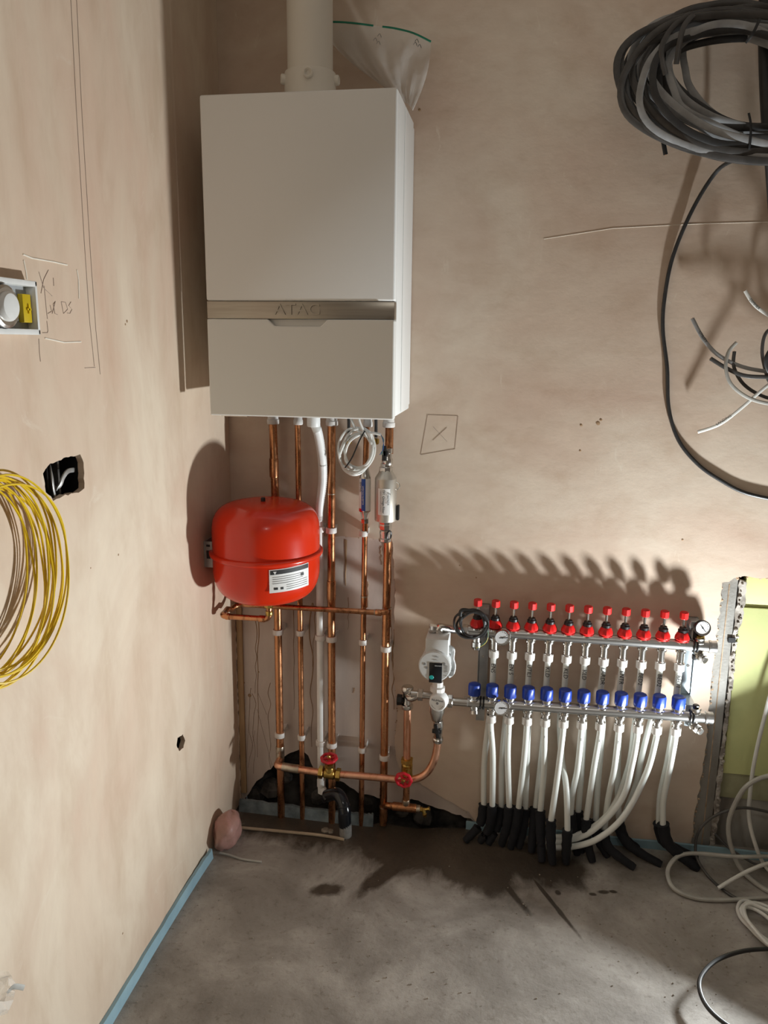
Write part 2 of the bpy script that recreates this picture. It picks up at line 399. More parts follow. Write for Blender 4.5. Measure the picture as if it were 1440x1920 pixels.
# brown drips of old adhesive on the bare board
rn = random.Random(5)
def drip(u, v0, v1, w0, wob=2, mt='drip'):
    n = 9; pts = []
    for i in range(n): pts.append(W(u+rn.uniform(-wob,wob), v0+(v1-v0)*i/(n-1), -.0090))
    b = MB(); P = smooth_path(pts, 3); base = len(b.v); k = len(P)
    for i, p in enumerate(P):
        r = w0*(1-.75*i/(k-1))*.00072
        for a, c in ((-r,0),(0,-.0011),(r,0)): b.v.append(p+Vector((a,c,0)))
    for i in range(k-1):
        for j in range(2): b.f.append((i*3+j,i*3+j+1,i*3+j+4,i*3+j+3))
    return b
for a in ((648,1012,1098,6,.3),(484,1160,1420,2.2,2),(480,1165,1300,1.6,2),(583,1130,1400,3.2,4),(588,1130,1250,2,3),(551,1140,1330,1.4,1),(653,1120,1180,1.5,1),(733,1030,1240,2.5,2),(737,1180,1330,4,3),(505,1280,1440,1.2,3),(470,1290,1420,1.0,4),(476,1300,1450,1.0,4),(690,1090,1140,2,1),(715,1025,1060,2,2),(664,1290,1300,3,1),(742,1060,1300,3,3),(746,1350,1400,7,2)):
    drip(*a).build('drip', 'drip', wb)
for q in ((457,1280,5,5),(468,1304,8,9),(485,1260,3,6),(745,1130,4,14)):
    c = W(q[0],q[1],-.009); b = MB(); b.lathe(c, (0,-1,0), [(0,q[2]*.0007),(.0012,q[2]*.0005)], 10); b.build('stain_blob', 'drip', wb)
for a, c in (((470,1290),(432+30,1430)),((482,1330),(510,1435)),((478,1370),(465,1440)),((484,1300),(500,1340))):
    b = MB(); b.tube([W(*a,-.0092), W(*c,-.0092)], .0006, 5, 0); b.build('pencil_mark', 'pencil', wb)
# plaster edge crumbs along the cut
def lip(path, r, seed, n=1, mt='raw'):
    rn = random.Random(seed); b = MB()
    for a, c in zip(path[:-1], path[1:]):
        a = Vector(a); c = Vector(c); k = max(1, int((c-a).length/.012))
        for i in range(k):
            p = a.lerp(c, (i+rn.random())/k); s = r*rn.uniform(.35,1.)
            b.lathe(p+Vector((rn.uniform(-r,r)*.8, 0, rn.uniform(-r,r)*.8)), (rn.uniform(-.5,.5),-1,rn.uniform(-.5,.5)), [(-s*.5,s*.5),(0,s),(s*.5,s*.45)], 6)
    return b
edgeB = [(1.338,.004,.01),(1.338,.004,.10),(1.348,.004,.3),(1.346,.004,.55),(1.347,.004,.795),(1.375,.004,.808),(1.40,.004,.815),(1.60,.004,.812)]
tag(lip(edgeB, .0055, 3).build('plaster_crumbs', 'raw', wb, angle=10), kind='stuff')
eA = [(x,.003,z) for x,z in notch[::3]]
tag(lip(eA, .0028, 8).build('plaster_crumbs', 'raw', wb, angle=10), kind='stuff')
# open stud bay
b = MB(); b.box((1.330,.0105,0),(1.388,.016,.815)); b.box((1.330,.012,0),(1.332,.06,.80)); b.box((1.386,.012,0),(1.388,.06,.80))
b.build('stud', 'oldstud', wb, bevel=.0008)
b = MB(); b.box((1.366,.0095,.0),(1.369,.0125,.79)); b.build('stud_lip', 'raw', wb, bevel=.0005)
ms = rag([(1.389,.0),(1.400,.0),(1.404,.1),(1.400,.3),(1.403,.5),(1.400,.66),(1.412,.70),(1.409,.80),(1.392,.80),(1.390,.6),(1.393,.4),(1.389,.2)], .003, .012, 21)
sheet('mortar_seam', [ms], .02, lambda a,bb,t: (a, .010+t, bb), 'mortar', wb)
tag(lip([(1.396,.008,.02),(1.398,.008,.3),(1.396,.008,.55),(1.402,.008,.79)], .006, 31).build('mortar_crumbs', 'mortar', wb, angle=10), kind='stuff')
zt = W(1420,1140,-.02).z; zb = W(1400,1452,-.02).z; zb2 = W(1400,1500,-.02).z
b = MB(); b.box((1.404,.016,zb),(1.94,.05,zt)); b.build('insulation_board', 'yboard', wb, bevel=.001)
b = MB(); b.box((1.412,.022,zt+.002),(1.94,.05,.83)); b.build('insulation_board', 'yboard', wb, bevel=.001)
b = MB(); b.box((1.400,.024,zb2),(1.94,.05,zb-.002)); b.build('insulation_board', 'yboard2', wb, bevel=.001)
b = MB(); b.box((1.400,.045,-.02),(1.94,.07,zb2-.002)); b.build('lower_panel', 'oldstud', wb, bevel=.001)
b = MB(); b.obox(W(1372,1200,-.008), X, Y, Z, .009, .003, .007); b.build('metal_tab', 'black', wb)
for q in ((1344,1223),(1349,1235),(1353,1240),(1347,1232)):
    b = MB(); b.lathe(W(*q,-.0125), (0,-1,0), [(0,.003),(.001,.002)], 7); b.build('dark_fleck', 'void', wb)

chan = [(0,.06),(0,-.036)] + rag([(0.,-.036),(.16,-.036),(.30,-.038),(.425,-.036),(.455,-.02),(.50,-.03),(.56,-.035),(.60,-.022),(.66,-.012)], .002, .02, 6, False)[1:] + [(.70,-.006),(.70,.06)]
fl = sheet('floor', [chan+[(RX,.06),(RX,RY),(-.06,RY),(-.06,.06)]], .05, lambda a,b_,t: (a, b_, -t), 'floor', kind='structure')
b = MB(); b.box((-.06,-.06,-.12),(RX,.10,-.055)); b.build('subfloor', 'void', fl)
b = MB(); b.box((-.06,RY,-.12),(RX,-.06,-.052)); b.build('subfloor', 'void', fl)
b = MB(); b.box((-.06,RY,RH),(RX,.06,RH+.05)); tag(b.build('ceiling', 'ceil'), kind='structure')
b = MB(); b.box((RX,RY,0),(RX+.05,.06,RH)); tag(b.build('wall_right', 'rear'), kind='structure')
b = MB(); b.box((-.06,RY-.05,0),(RX,RY,RH)); tag(b.build('wall_rear', 'rear'), kind='structure')

# foam edge strips
def strip(name, pts, h, t, mt, lean, wob=0, seed=1, up=0):
    rn = random.Random(seed); P = smooth_path([Vector(p) for p in pts], 8); b = MB()
    k = len(P)
    for i, p in enumerate(P):
        d = (P[min(i+1,k-1)]-P[max(i-1,0)]).normalized(); s = Vector((d.y,-d.x,0))
        hh = h*(1+rn.uniform(-wob,wob))
        for q in (p-s*t/2, p+s*t/2, p+s*t/2+Vector(lean)*hh+Z*hh, p-s*t/2+Vector(lean)*hh+Z*hh): b.v.append(q)
    for i in range(k-1):
        for j in range(4): b.f.append((i*4+j,i*4+(j+1)%4,(i+1)*4+(j+1)%4,(i+1)*4+j))
    b.f += [(3,2,1,0),tuple((k-1)*4+j for j in range(4))]
    o = b.build(name, mt); o['kind'] = 'structure'; return o
strip('baseboard_left', [(.006,-2.9,-.002),(.006,-1.4,-.002),(.008,-.9,-.002),(.007,-.6,-.002),(.010,-.38,-.002),(.014,-.27,-.002)], .030, .008, 'foam', (-.1,0,0), .05, 3)
strip('baseboard_back', [(.70,-.007,-.002),(1.0,-.007,-.002),(1.3,-.007,-.002),(1.95,-.007,-.002)], .026, .008, 'foam', (0,0,0), .05, 4)
strip('trim_1', [(.012,-.040,-.004),(.14,-.042,-.004),(.30,-.046,-.004),(.395,-.046,-.004),(.428,-.044,-.004)], .040, .010, 'foam_d', (0,.10,0), .06, 5)
# pencil marks and scrapes
def mark(parent, plane, pts, r, mt, off=.0004, nm='pencil_mark'):
    b = MB(); b.tube([plane(u, v, off) for u, v in pts], r, 5, 0); return b.build(nm, mt, parent)
for ln in ([(131,-40),(143,200),(158,450),(168,600),(177,687)],[(142,-40),(153,200),(170,480),(180,620),(188,702)],[(159,690),(179,689)],
           [(73,510),(82,540),(98,555)],[(91,506),(82,524),(77,550)],[(100,521),(101,536)],[(83,536),(86,570),(89,598)],[(88,602),(90,620),(89,624),(80,624)],
           [(73,635),(74,660),(76,678)],[(90,588),(97,584),(94,572)],[(98,588),(104,565),(100,570),(103,588),(108,590)],
           [(115,566),(119,588),(127,580),(123,567),(115,566)],[(133,566),(129,573),(135,580),(131,588),(126,587)]):
    mark(wl, L, ln, .0005, 'pencil')
for ln in ([(43,477),(60,484),(100,491),(126,497)],[(44,488),(49,512),(50,524)],[(144,506),(147,525),(148,560)],[(84,634),(120,642),(152,641)]):
    mark(wl, L, ln, .0013, 'chalk', .0002, 'scrape_mark')
for ln in ([(802,778),(859,780)],[(859,780),(853,842)],[(853,842),(789,853)],[(789,853),(802,778)],[(812,800),(838,828)],[(838,802),(812,826)]):
    mark(wb, W, ln, .0005, 'pencil')
mark(wb, W, [(1020,448),(1150,428),(1300,420),(1440,416)], .0007, 'chalk', .0002, 'scrape_mark')
rn = random.Random(3)
for q in ((1090,797,5,3),(1122,793,8,6),(1127,787,5,5),(1088,845,4,4),(1280,1012,4,6),(787,206,5,5),(862,1060,3,3),(893,1083,3,4)):
    c = W(q[0],q[1]); b = MB(); b.lathe(c, (.1,-1,.05), [(0,q[2]*.0008),(.0008,q[2]*.0004)], 7); b.build('wall_fleck', 'drip', wb)
for q in ((222,1040,3),(238,602,4),(235,608,3),(455-225,1750,3),(170,1065,2)):
    c = L(q[0],q[1]); b = MB(); b.lathe(c, (1,0,.05), [(0,q[2]*.0009),(.0008,q[2]*.0004)], 7); b.build('wall_fleck', 'drip', wl)

# ================================================================== BOILER
BX0, BX1, BZ0, BZ1, BD = .0729, .5129, 1.2309, 1.9309, .3196
boi = thing('boiler', 'white wall-hung boiler with silver band hanging beside the left wall', 'boiler', (.29, -.16, BZ0))
b = MB(); b.box((BX0+.004,-.045,BZ0+.012),(BX1-.004,-.002,BZ1-.004)); b.build('back_frame', 'boiler', boi, bevel=.003)
b = MB(); b.box((BX0,-.285,BZ0+.004),(BX1,-.047,BZ1)); b.build('casing', 'boiler', boi, bevel=.004)
zb0, zb1 = W(560,598,BD).z, W(560,565,BD).z
b = MB(); b.box((BX0,-BD,zb1+.001),(BX1,-.287,BZ1)); b.build('front_cover', 'boiler', boi, bevel=.005, seg=3)
b = MB(); b.box((BX0+.0005,-BD+.003,zb0),(BX1-.0005,-.287,zb1)); band = b.build('metal_band', 'band', boi, bevel=.001)
tx = W(557,581,BD)
text('lettering', 'ATAG', .036, (tx.x,-BD+.0025,tx.z), X, Z, 'band', band, .0022, 1.15)
# lower flap with a recessed finger grip
g0, g1 = W(510,600,BD).x, W(604,600,BD).x; gd = .016
fl_o = [(BX0,BZ0),(BX1,BZ0),(BX1,zb0-.001),(g1+.012,zb0-.001),(g1-.004,zb0-gd),(g0+.006,zb0-gd),(g0-.010,zb0-.001),(BX0,zb0-.001)]
flap = sheet('lower_flap', [fl_o], .030, lambda a,c,t: (a,-BD+t,c), 'boiler_s', boi)
bm = bmesh.new(); bm.from_mesh(flap.data)
bmesh.ops.bevel(bm, geom=[e for e in bm.edges if len(e.link_faces)==2 and e.calc_face_angle()>.6], offset=.003, segments=2, profile=.5, affect='EDGES'); bm.to_mesh(flap.data); bm.free()
b = MB(); b.box((g0-.01,-BD+.014,zb0-gd-.004),(g1+.012,-.288,zb0-.001)); b.build('finger_grip', 'boiler_s', boi)
b = MB(); b.box((BX0+.03,-.27,BZ0-.004),(BX1-.03,-.03,BZ0+.006)); b.build('bottom_plate', 'tray', boi, bevel=.001)
b = MB(); b.box((BX1-.0005,-.205,BZ0+.01),(BX1+.0012,-.200,BZ1-.006)); b.build('panel_seam', 'white', boi)
for u, r in ((512,.0165),(559,.013),(622,.0165),(690,.013),(729,.0165)):
    c = W(u, 792, .045); b = MB(); b.lathe((c.x,-.045,1.185), (0,0,1), [(0,r*.92),(.002,r),(.012,r),(.014,r*.9),(.05,r*.8)], 18); b.build('connection_nut', 'clip', boi)
c = W(588,800,.17); b = MB(); b.lathe((c.x,-.17,c.z), (0,0,1), [(0,.0155),(.002,.0168),(BZ0-c.z-.003,.0168)], 24); b.build('condensate_stub', 'white', boi)
c = W(465,777,.30); b = MB(); b.box((BX0+.02,-.30,BZ0-.0035),(BX0+.085,-.29,BZ0+.001)); b.build('spring_clip', 'chrome', boi)

# ---- flue
fc = W(582, 165, .165); fx = fc.x
CH = W(580,138,.165).z - BZ1; LZ = W(580,153,.165).z
flu = thing('flue_pipe', 'round white flue pipe rising from the boiler top', 'flue', (fx,-.165,BZ1))
b = MB(); b.lathe((fx,-.165,BZ1+.001), (0,0,1), [(0,.060),(CH-.006,.060),(CH-.002,.059),(CH,.053)], 40); cl = b.build('collar', 'flue', flu)
for a in (-2.75,-1.40,.0,1.4):
    c = Vector((fx+.0605*math.cos(a),-.165+.0605*math.sin(a),LZ)); d = Vector((math.cos(a),math.sin(a),0))
    b = MB(); b.lathe(c-d*.004, d, [(0,.0115),(.010,.0115),(.012,.009),(.009,.006),(.006,.005)], 16); b.build('clamp_lug', 'flue', cl)
b = MB(); b.lathe((fx,-.165,BZ1+.003), (0,0,1), [(0,.0525),(RH-BZ1-.004,.0525)], 48); b.build('pipe', 'flue', flu)

# ---- clear zip bag tucked behind
def zipbag():
    zipl = [(600,44),(622,41),(660,43),(700,48),(740,53),(775,62),(808,78)]
    low = [(742,178),(748,186),(752,190),(758,192),(763,194),(768,198),(774,208)]
    t = thing('zip_bag', 'clear plastic bag with a green zip stuffed behind the white flue', 'bag', W(768,205,.03))
    rn = random.Random(9); nu, nv = 30, 22
    zs = smooth_path([Vector((*q,0)) for q in zipl], 5); ls = smooth_path([Vector((*q,0)) for q in low], 5)
    for side in (0, 1):
        b = MB(); base = 0
        for j in range(nv):
            s = j/(nv-1)
            for i in range(nu+1):
                a, c = zs[min(i,len(zs)-1)], ls[min(i,len(ls)-1)]
                bulge = 14*math.sin(math.pi*s)*(1 if i > nu*.6 else -1)*abs(i/nu-.6)
                e = s**1.25
                u = a.x*(1-e)+c.x*e + bulge; v = a.y*(1-s)+c.y*s
                wr = .006*s*math.sin(i*1.7+side*2+s*3)+.004*math.sin(s*9+i*.8+side)+.003*math.sin(i*.35+s*5)
                off = .035 + (.016 if side else -.004)*math.sin(math.pi*min(1,s*1.05)) + wr*min(1, s*3+.1)
                b.v.append(W(u, v, max(.006, off)))
        for j in range(nv-1):
            for i in range(nu): q = j*(nu+1)+i; b.f.append((q,q+1,q+nu+2,q+nu+1))
        b.build('film_layer', 'film', t, angle=180)
    b = MB(); b.ribbon([W(*q,.036) for q in zipl[:4]], .0045, .002, 5, up=(0,1,0)); b.build('zip_seal', 'green', t)
    b = MB(); b.ribbon([W(*q,.036) for q in [(717,50)]+zipl[4:]], .0045, .002, 5, up=(0,1,0)); b.build('zip_seal', 'green', t)
    for q in ((708,68),(700,76),(706,82),(778,78),(783,88),(775,84)):
        b = MB(); b.tube([W(q[0],q[1],.040),W(q[0]+4,q[1]-5,.0405),W(q[0]+7,q[1]+2,.040)], .0006, 4, 3); b.build('pen_mark', 'print', t)
zipbag()

# ================================================================== EXPANSION VESSEL
VX, VY = .156, -.168
vz = lambda v: W(500, v, -VY).z
VT, VR, VB = .996, .868, .735
ves = thing('expansion_vessel', 'red steel expansion vessel on the left wall below the boiler', 'vessel', (VX,VY,VB))
R = .1405
def dome(z0, z1, n=10, rt=.3):
    h = z1-z0; out = []
    for i in range(n+1):
        a = i/n*math.pi/2; out.append((z0+h*math.sin(a)**.82 if i else z0, R*max(.0, math.cos(a))**.42))
    out[-1] = (z1, .004); return out
up_ = [(VR, R)] + [(VR+.045, R)] + [(z, r) for z, r in dome(VR+.050, VT)][1:]
b = MB(); b.lathe((VX,VY,0), (0,0,1), up_, 64); b.build('upper_shell', 'red', ves, angle=60)
lo_ = [(z, r) for z, r in dome(VR-.040, VB)][::-1] + [(VR-.030, R),(VR-.003, R)]
b = MB(); b.lathe((VX,VY,0), (0,0,1), lo_, 64); b.build('lower_shell', 'red', ves, angle=60)
b = MB(); b.lathe((VX,VY,VR-.012), (0,0,1), [(0,R),(.001,R+.006),(.004,R+.0085),(.010,R+.0085),(.013,R+.006),(.014,R)], 64); b.build('rim', 'red', ves, angle=60)
b = MB(); b.lathe((VX-.006,VY,VT-.002), (0,0,1), [(0,.006),(.010,.006),(.012,.004)], 12); b.build('valve_cap', 'black', ves)
def patch(name, mt, a0, a1, z0, z1, rr, parent, shear=0):
    b = MB(); n = 14
    for i in range(n+1):
        a = a0+(a1-a0)*i/n
        for z in (z0, z1):
            for r in (rr, rr+.0004): b.v.append(Vector((VX+r*math.cos(a), VY+r*math.sin(a), z+shear*i/n)))
    for i in range(n):
        q = i*4; b.f += [(q+1,q+5,q+7,q+3),(q,q+2,q+6,q+4),(q+2,q+3,q+7,q+6),(q,q+4,q+5,q+1)]
    b.f += [(0,1,3,2),(n*4,n*4+2,n*4+3,n*4+1)]
    return b.build(name, mt, parent)
a0, a1 = -1.22, -.42
lab = patch('label', 'paper', a0, a1, VR-.078, VR-.018, R+.0006, ves, .004)
patch('label_print', 'print', a0+.02, a1-.01, VR-.031, VR-.020, R+.0012, lab, .004)
rn = random.Random(4)
for k in range(7):
    z = VR-.037-k*.0055; e = rn.uniform(.15,.3)
    patch('label_print', 'gprint', a0+.06+(.25 if k > 3 else 0), a1-.04-e*(.5 if k < 3 else 0), z-.0012, z, R+.0012, lab, .003)
patch('label_print', 'print', a0+.08, a0+.15, VR-.070, VR-.064, R+.0012, lab); patch('label_print', 'print', a0+.20, a0+.25, VR-.070, VR-.064, R+.0012, lab)
patch('label_print', 'print', a1-.2, a1-.13, VR-.043, VR-.036, R+.0012, lab)
aa = a0+.10; cc = Vector((VX+(R+.0018)*math.cos(aa), VY+(R+.0018)*math.sin(aa), VR-.0252))
b = MB(); b.lathe(cc, (math.cos(aa),math.sin(aa),0), [(0,.005),(.0002,.005)], 3, phase=math.pi/6); b.build('label_emblem', 'paper', lab)
c = L(388,1036)
b = MB(); b.box((.0005,c.y-.022,c.z-.034),(.004,c.y+.030,c.z+.036)); b.box((.004,c.y-.022,c.z-.034),(.030,c.y-.019,c.z+.036)); wbk = b.build('wall_bracket', 'zinc', ves, bevel=.0008)
b = MB(); b.box((.008,c.y-.0228,c.z-.010),(.018,c.y-.0218,c.z+.012)); b.build('bracket_slot', 'black', wbk)
b = MB(); b.box((.008,c.y-.0228,c.z+.022),(.018,c.y-.0218,c.z+.028)); b.build('bracket_slot', 'black', wbk)
b = MB(); b.lathe((VX+.004,VY,VB-.030), (0,0,1), [(0,.011),(.004,.013),(.012,.013),(.0121,.0155),(.026,.0155),(.027,.010),(.034,.010)], 6); b.build('brass_union', 'brass', ves)

# ================================================================== PIPEWORK
def pipe_obj(name, label, pts, r, mt='copper', sm=0, fittings=(), group=None):
    """a pipe with its soldered couplings as parts; fittings: (point, direction, length, radius, material)"""
    t = thing(name, label, 'pipe', min((Vector(p) for p in pts), key=lambda p: p.z), group)
    b = MB(); b.tube(pts, r, 18, sm); b.build('tube', mt, t)
    for p, d, ln, rr, mm in fittings:
        b = MB(); d = Vector(d).normalized(); p = Vector(p)
        b.lathe(p-d*ln/2, d, [(0,rr*.96),(ln*.06,rr),(ln*.94,rr),(ln,rr*.96)], 20); b.build('coupling', mm, t)
    return t
OFF = .045
def vx(ut, ub=None):
    return W(ut, 1000, OFF).x
def vp(u, v, off=OFF): return W(u, v, off)
def elbow(c, d_in, d_out, R_, r, n=7):
    """points of a bend at corner c entering along d_in and leaving along d_out"""
    c = Vector(c); a = Vector(d_in).normalized(); o = Vector(d_out).normalized(); out = []
    s = c - a*R_
    for i in range(n+1):
        t = i/n*math.pi/2; out.append(c - a*R_ + a*R_*math.sin(t) + o*R_*(1-math.cos(t)))
    return out
XP1, XP2, XPW, XP3, XP4, XP5 = W(518,1000,OFF).x, W(561,1000,OFF).x, W(600,1100,OFF).x, W(621,1000,OFF).x, W(684,1050,OFF).x, W(726,1080,OFF).x
def pz(v, off=OFF, u=600): return W(u, v, off).z
TOPZ = 1.20
pipe_obj('copper_pipe', 'leftmost upright copper pipe passing behind the red vessel', [(XP1-.004,-OFF,TOPZ),(XP1,-OFF,.9),(XP1,-OFF,.3),(XP1,-OFF,-.05)], .011,
         fittings=[((XP1-.003,-OFF,pz(880)),Z,.052,.0128,'copper'),((XP1,-OFF,pz(1412)),Z,.022,.0125,'solder')])
pipe_obj('copper_pipe', 'thin copper pipe second from the left wall behind the vessel', [(XP2-.001,-OFF,TOPZ),(XP2,-OFF,.9),(XP2,-OFF,-.05)], .0077)
pipe_obj('copper_pipe', 'thick copper pipe right beside the white waste pipe', [(XP3+.002,-OFF,TOPZ),(XP3,-OFF,.9),(XP3,-OFF,-.05)], .011,
         fittings=[((XP3,-OFF,pz(1105)),Z,.055,.0128,'copper'),((XP3+.001,-OFF,pz(925)),Z,.003,.0115,'solder')])
pipe_obj('copper_pipe', 'thin copper pipe below the blue and white inhibitor cartridge', [(XP4,-OFF,pz(968)),(XP4-.004,-OFF,.5),(XP4-.006,-OFF,-.05)], .0077,
         fittings=[((XP4-.001,-OFF,pz(1122)),Z,.035,.0093,'copper'),((XP4-.001,-OFF,pz(1113)),Z,.004,.0096,'solder')])
pipe_obj('copper_pipe', 'short thin copper pipe from boiler to the inhibitor cartridge', [(XP4+.003,-OFF,TOPZ),(XP4,-OFF,pz(885))], .0077)
pipe_obj('copper_pipe', 'rightmost upright copper pipe below the silver filter', [(XP5,-OFF,pz(1003)),(XP5-.002,-OFF,.5),(XP5-.003,-OFF,.01)], .011,
         fittings=[((XP5,-OFF,pz(1150)),Z,.052,.0128,'copper'),((XP5,-OFF,pz(1132)),Z,.003,.0132,'solder'),((XP5-.002,-OFF,pz(1512)),Z,.05,.0128,'copper'),((XP5-.002,-OFF,pz(1500)),Z,.003,.0132,'solder')])
pipe_obj('copper_pipe', 'short thick copper stub between boiler and filter valve', [(XP5+.001,-OFF,TOPZ),(XP5+.001,-OFF,pz(846))], .011)

# vessel feed: brass union -> left -> back to the wall -> right to the tee
zf = W(460,1158,.168).z; zr = W(560,1140,.075).z
c1 = Vector((VX+.004,VY,zf)); xl = W(412,1157,.168).x + .006; yb = -.075
zr2 = W(715,1149,.075).z
pts = [(VX+.004,VY,VB-.025)] + elbow(c1, -Z, -X, .013, .0075) + elbow((xl,VY,zf), -X, Y, .012, .0075)
pts += [(xl,VY+.045,zf+.005)] + elbow((xl+.004,yb,zr), (0,1,.25), X, .030, .0075) + [(XP5-.02,yb,zr2)] + elbow((XP5+.001,yb+.006,zr2), X, (0,1,0), .008, .0075) + [(XP5,-OFF-.008,zr2)]
pts = [Vector(p) for p in pts]
pipe_obj('vessel_feed_pipe', 'thin copper pipe looping from vessel bottom along wall to right pipe', pts, .0077,
         fittings=[(c1+Vector((0,0,.018)),Z,.012,.0098,'brass'),(c1+Vector((-.020,0,0)),X,.016,.0094,'copper'),((xl+.018,VY,zf),X,.012,.0094,'copper'),((xl,VY+.016,zf),Y,.012,.0094,'solder'),((XP5-.028,yb,zr2),X,.004,.0090,'solder'),((XP5-.018,yb,zr2),X,.016,.0092,'copper')])

# white waste pipe, corrugated hose above it
zc = pz(985); wpx = XPW
wp = thing('waste_pipe', 'white plastic waste pipe with corrugated hose from the boiler stub', 'pipe', (wpx,-OFF,.06))
hs = smooth_path([W(590,795,.165),W(597,815,.14),W(604,860,.09),W(605,900,.065),W(600,945,.05),(wpx,-OFF,pz(975))], 24)
b = MB(); k = len(hs); n = 14
for i, p in enumerate(hs):
    t_ = (hs[min(i+1,k-1)]-hs[max(i-1,0)]).normalized(); x, y, _ = frame(t_); r = .0112 + (.0010 if i % 2 else -.0006)
    for j in range(n): a = 2*math.pi*j/n; b.v.append(p+(x*math.cos(a)+y*math.sin(a))*r)
for i in range(k-1):
    for j in range(n): b.f.append((i*n+j,i*n+(j+1)%n,(i+1)*n+(j+1)%n,(i+1)*n+j))
b.build('corrugated_hose', 'white', wp, angle=80)
zE = pz(1476); e1 = Vector((wpx,-OFF,zE))
dn = Vector((.55,-.35,-.45)).normalized()
b = MB(); b.tube([(wpx,-OFF,pz(972)),(wpx,-OFF,.5),(wpx,-OFF,zE+.012),e1+Vector((.004,-.002,.0)),e1+dn*.016,e1+dn*.035], .0107, 16, 4); b.build('tube', 'white', wp)
b = MB(); b.lathe((wpx,-OFF,zE+.004), Z, [(0,.0125),(.022,.0125)], 18); b.build('elbow_socket', 'white', wp)
pE = e1+dn*.030
pD = W(646,1530,.105)
wst = thing('waste_elbow', 'glossy black waste elbow turning down into the wet floor', 'pipe fitting', F(645,1566))
bend = [pE, W(632,1489,.078), W(642,1503,.092), W(646,1520,.102), pD, W(647,1548,.105)]
b = MB(); b.tube(bend, .0185, 20, 6); b.build('elbow', 'waste', wst)
b = MB(); b.torus(W(644,1510,.096), (.15,-.2,-1), .0185, .0022); b.build('ridge', 'waste', wst)
b = MB(); b.lathe(pE-dn*.002, dn, [(0,.017),(.001,.0205),(.012,.0205),(.013,.0185)], 20); b.build('socket', 'waste', wst)
b = MB(); b.tube([W(647,1542,.105), W(648,1556,.106), Vector((*F(648,1566)[:2],-.01))], .0178, 18, 4); b.build('cement_end', 'cement', wst)

# lower flow pipe with inline gate valve, sweeping up to the pump
OL = .088
lp = [(XP1,-OFF,W(520,1436,OFF).z), (XP1,-.072,W(520,1436,.07).z)]
a = W(524,1437,OL); lp2 = elbow((XP1+.001,-OL,a.z), -Y, X, .012, .011)
q = [Vector((XP1,-OFF-.004,a.z))] + lp2 + [W(597,1448,OL), W(700,1457,OL), W(755,1462,OL), W(780,1460,OL), W(800,1449,OL), W(813,1428,OL), W(819,1405,OL), W(821,1388,OL)]
q2 = q[:len(lp2)+2] + smooth_path(q[len(lp2)+2:], 6)
lpt = pipe_obj('flow_pipe', 'bright copper pipe crossing low then sweeping up to the pump', q2, .0105, 'copper2',
         fittings=[(W(545,1440,OL),(1,0,-.06),.05,.0125,'solder'),(Vector((XP1,-OFF,a.z)),Z,.05,.0125,'solder')])
def gate_valve(name, label, c, flow, spin, s=1.):
    t = thing(name, label, 'valve', c); c = Vector(c); flow = Vector(flow).normalized(); spin = Vector(spin).normalized()
    b = MB(); b.lathe(c-flow*.016*s, flow, [(0,.011*s),(.004*s,.0145*s),(.028*s,.0145*s),(.032*s,.011*s)], 16); b.lathe(c, spin, [(0,.013*s),(.018*s,.012*s),(.022*s,.010*s)], 16); b.build('body', 'brass', t)
    for k in (-1, 1):
        b = MB(); b.lathe(c+flow*k*.017*s, flow*k, [(0,.0150*s),(.001*s,.0165*s),(.011*s,.0165*s),(.012*s,.013*s)], 6); b.build('compression_nut', 'brass', t)
    b = MB(); b.lathe(c+spin*.020*s, spin, [(0,.0125*s),(.010*s,.0125*s),(.011*s,.007*s),(.024*s,.006*s)], 6); b.build('bonnet', 'brass', t)
    wc = c+spin*.046*s
    b = MB(); R_ = .0185*s; x, y, z = frame(spin)
    P = [wc+(x*math.cos(2*math.pi*i/48)+y*math.sin(2*math.pi*i/48))*R_*(1+.045*math.cos(8*2*math.pi*i/48)) for i in range(48)]
    b.tube(P, .0042*s, 8, 0, True)
    for i in range(4):
        a_ = i*math.pi/2+.4; d = x*math.cos(a_)+y*math.sin(a_); b.obox(wc+d*.010*s, d, z.cross(d), z, .010*s, .0035*s, .0022*s)
    b.lathe(wc-z*.003*s, z, [(0,.007*s),(.006*s,.007*s)], 12)
    wh = b.build('hand_wheel', 'redw', t)
    b = MB(); b.lathe(wc+z*.003*s, z, [(0,.006*s),(.002*s,.0055*s),(.0022*s,.004*s),(.005*s,.003*s)], 10); b.build('wheel_nut', 'brass', wh)
    return t
gate_valve('gate_valve', 'brass gate valve with red wheel on top, near the white waste pipe', W(618,1450,OL), (1,0,-.05), (0,-.12,1), 1.12)

# return leg: elbow valve -> copper -> gate valve -> tee with drain cock
OR = .062
xr = W(763,1400,OR).x
pipe_obj('return_pipe', 'short bright copper pipe below the elbow valve with black knob', [W(764,1330,OR), (xr,-OR,W(763,1410,OR).z), W(763,1425,OR)], .0105, 'copper2')
gate_valve('gate_valve', 'brass gate valve with red wheel facing the room beside the pump', W(763,1441,OR), (0,0,1), (-.05,-1,-.12), 1.12)
zt_ = W(762,1514,OR).z
dp = pipe_obj('drain_branch', 'copper tee at floor level with a small brass drain cock', [W(763,1460,OR), (xr,-OR,zt_)], .0095, 'copper',
        fittings=[((xr-.004,-OR,zt_),X,.07,.0125,'copper'),((xr,-OR,zt_+.018),Z,.016,.0115,'solder'),((xr+.036,-OR,zt_-.001),X,.012,.0112,'solder')])
b = MB(); b.tube([(XP5,-OFF,W(725,1513,OFF).z),(XP5+.012,-OR,zt_),(xr-.03,-OR,zt_)], .0095, 14, 4); b.build('branch_tube', 'copper', dp)
dc = Vector((xr+.040,-OR,zt_-.001))
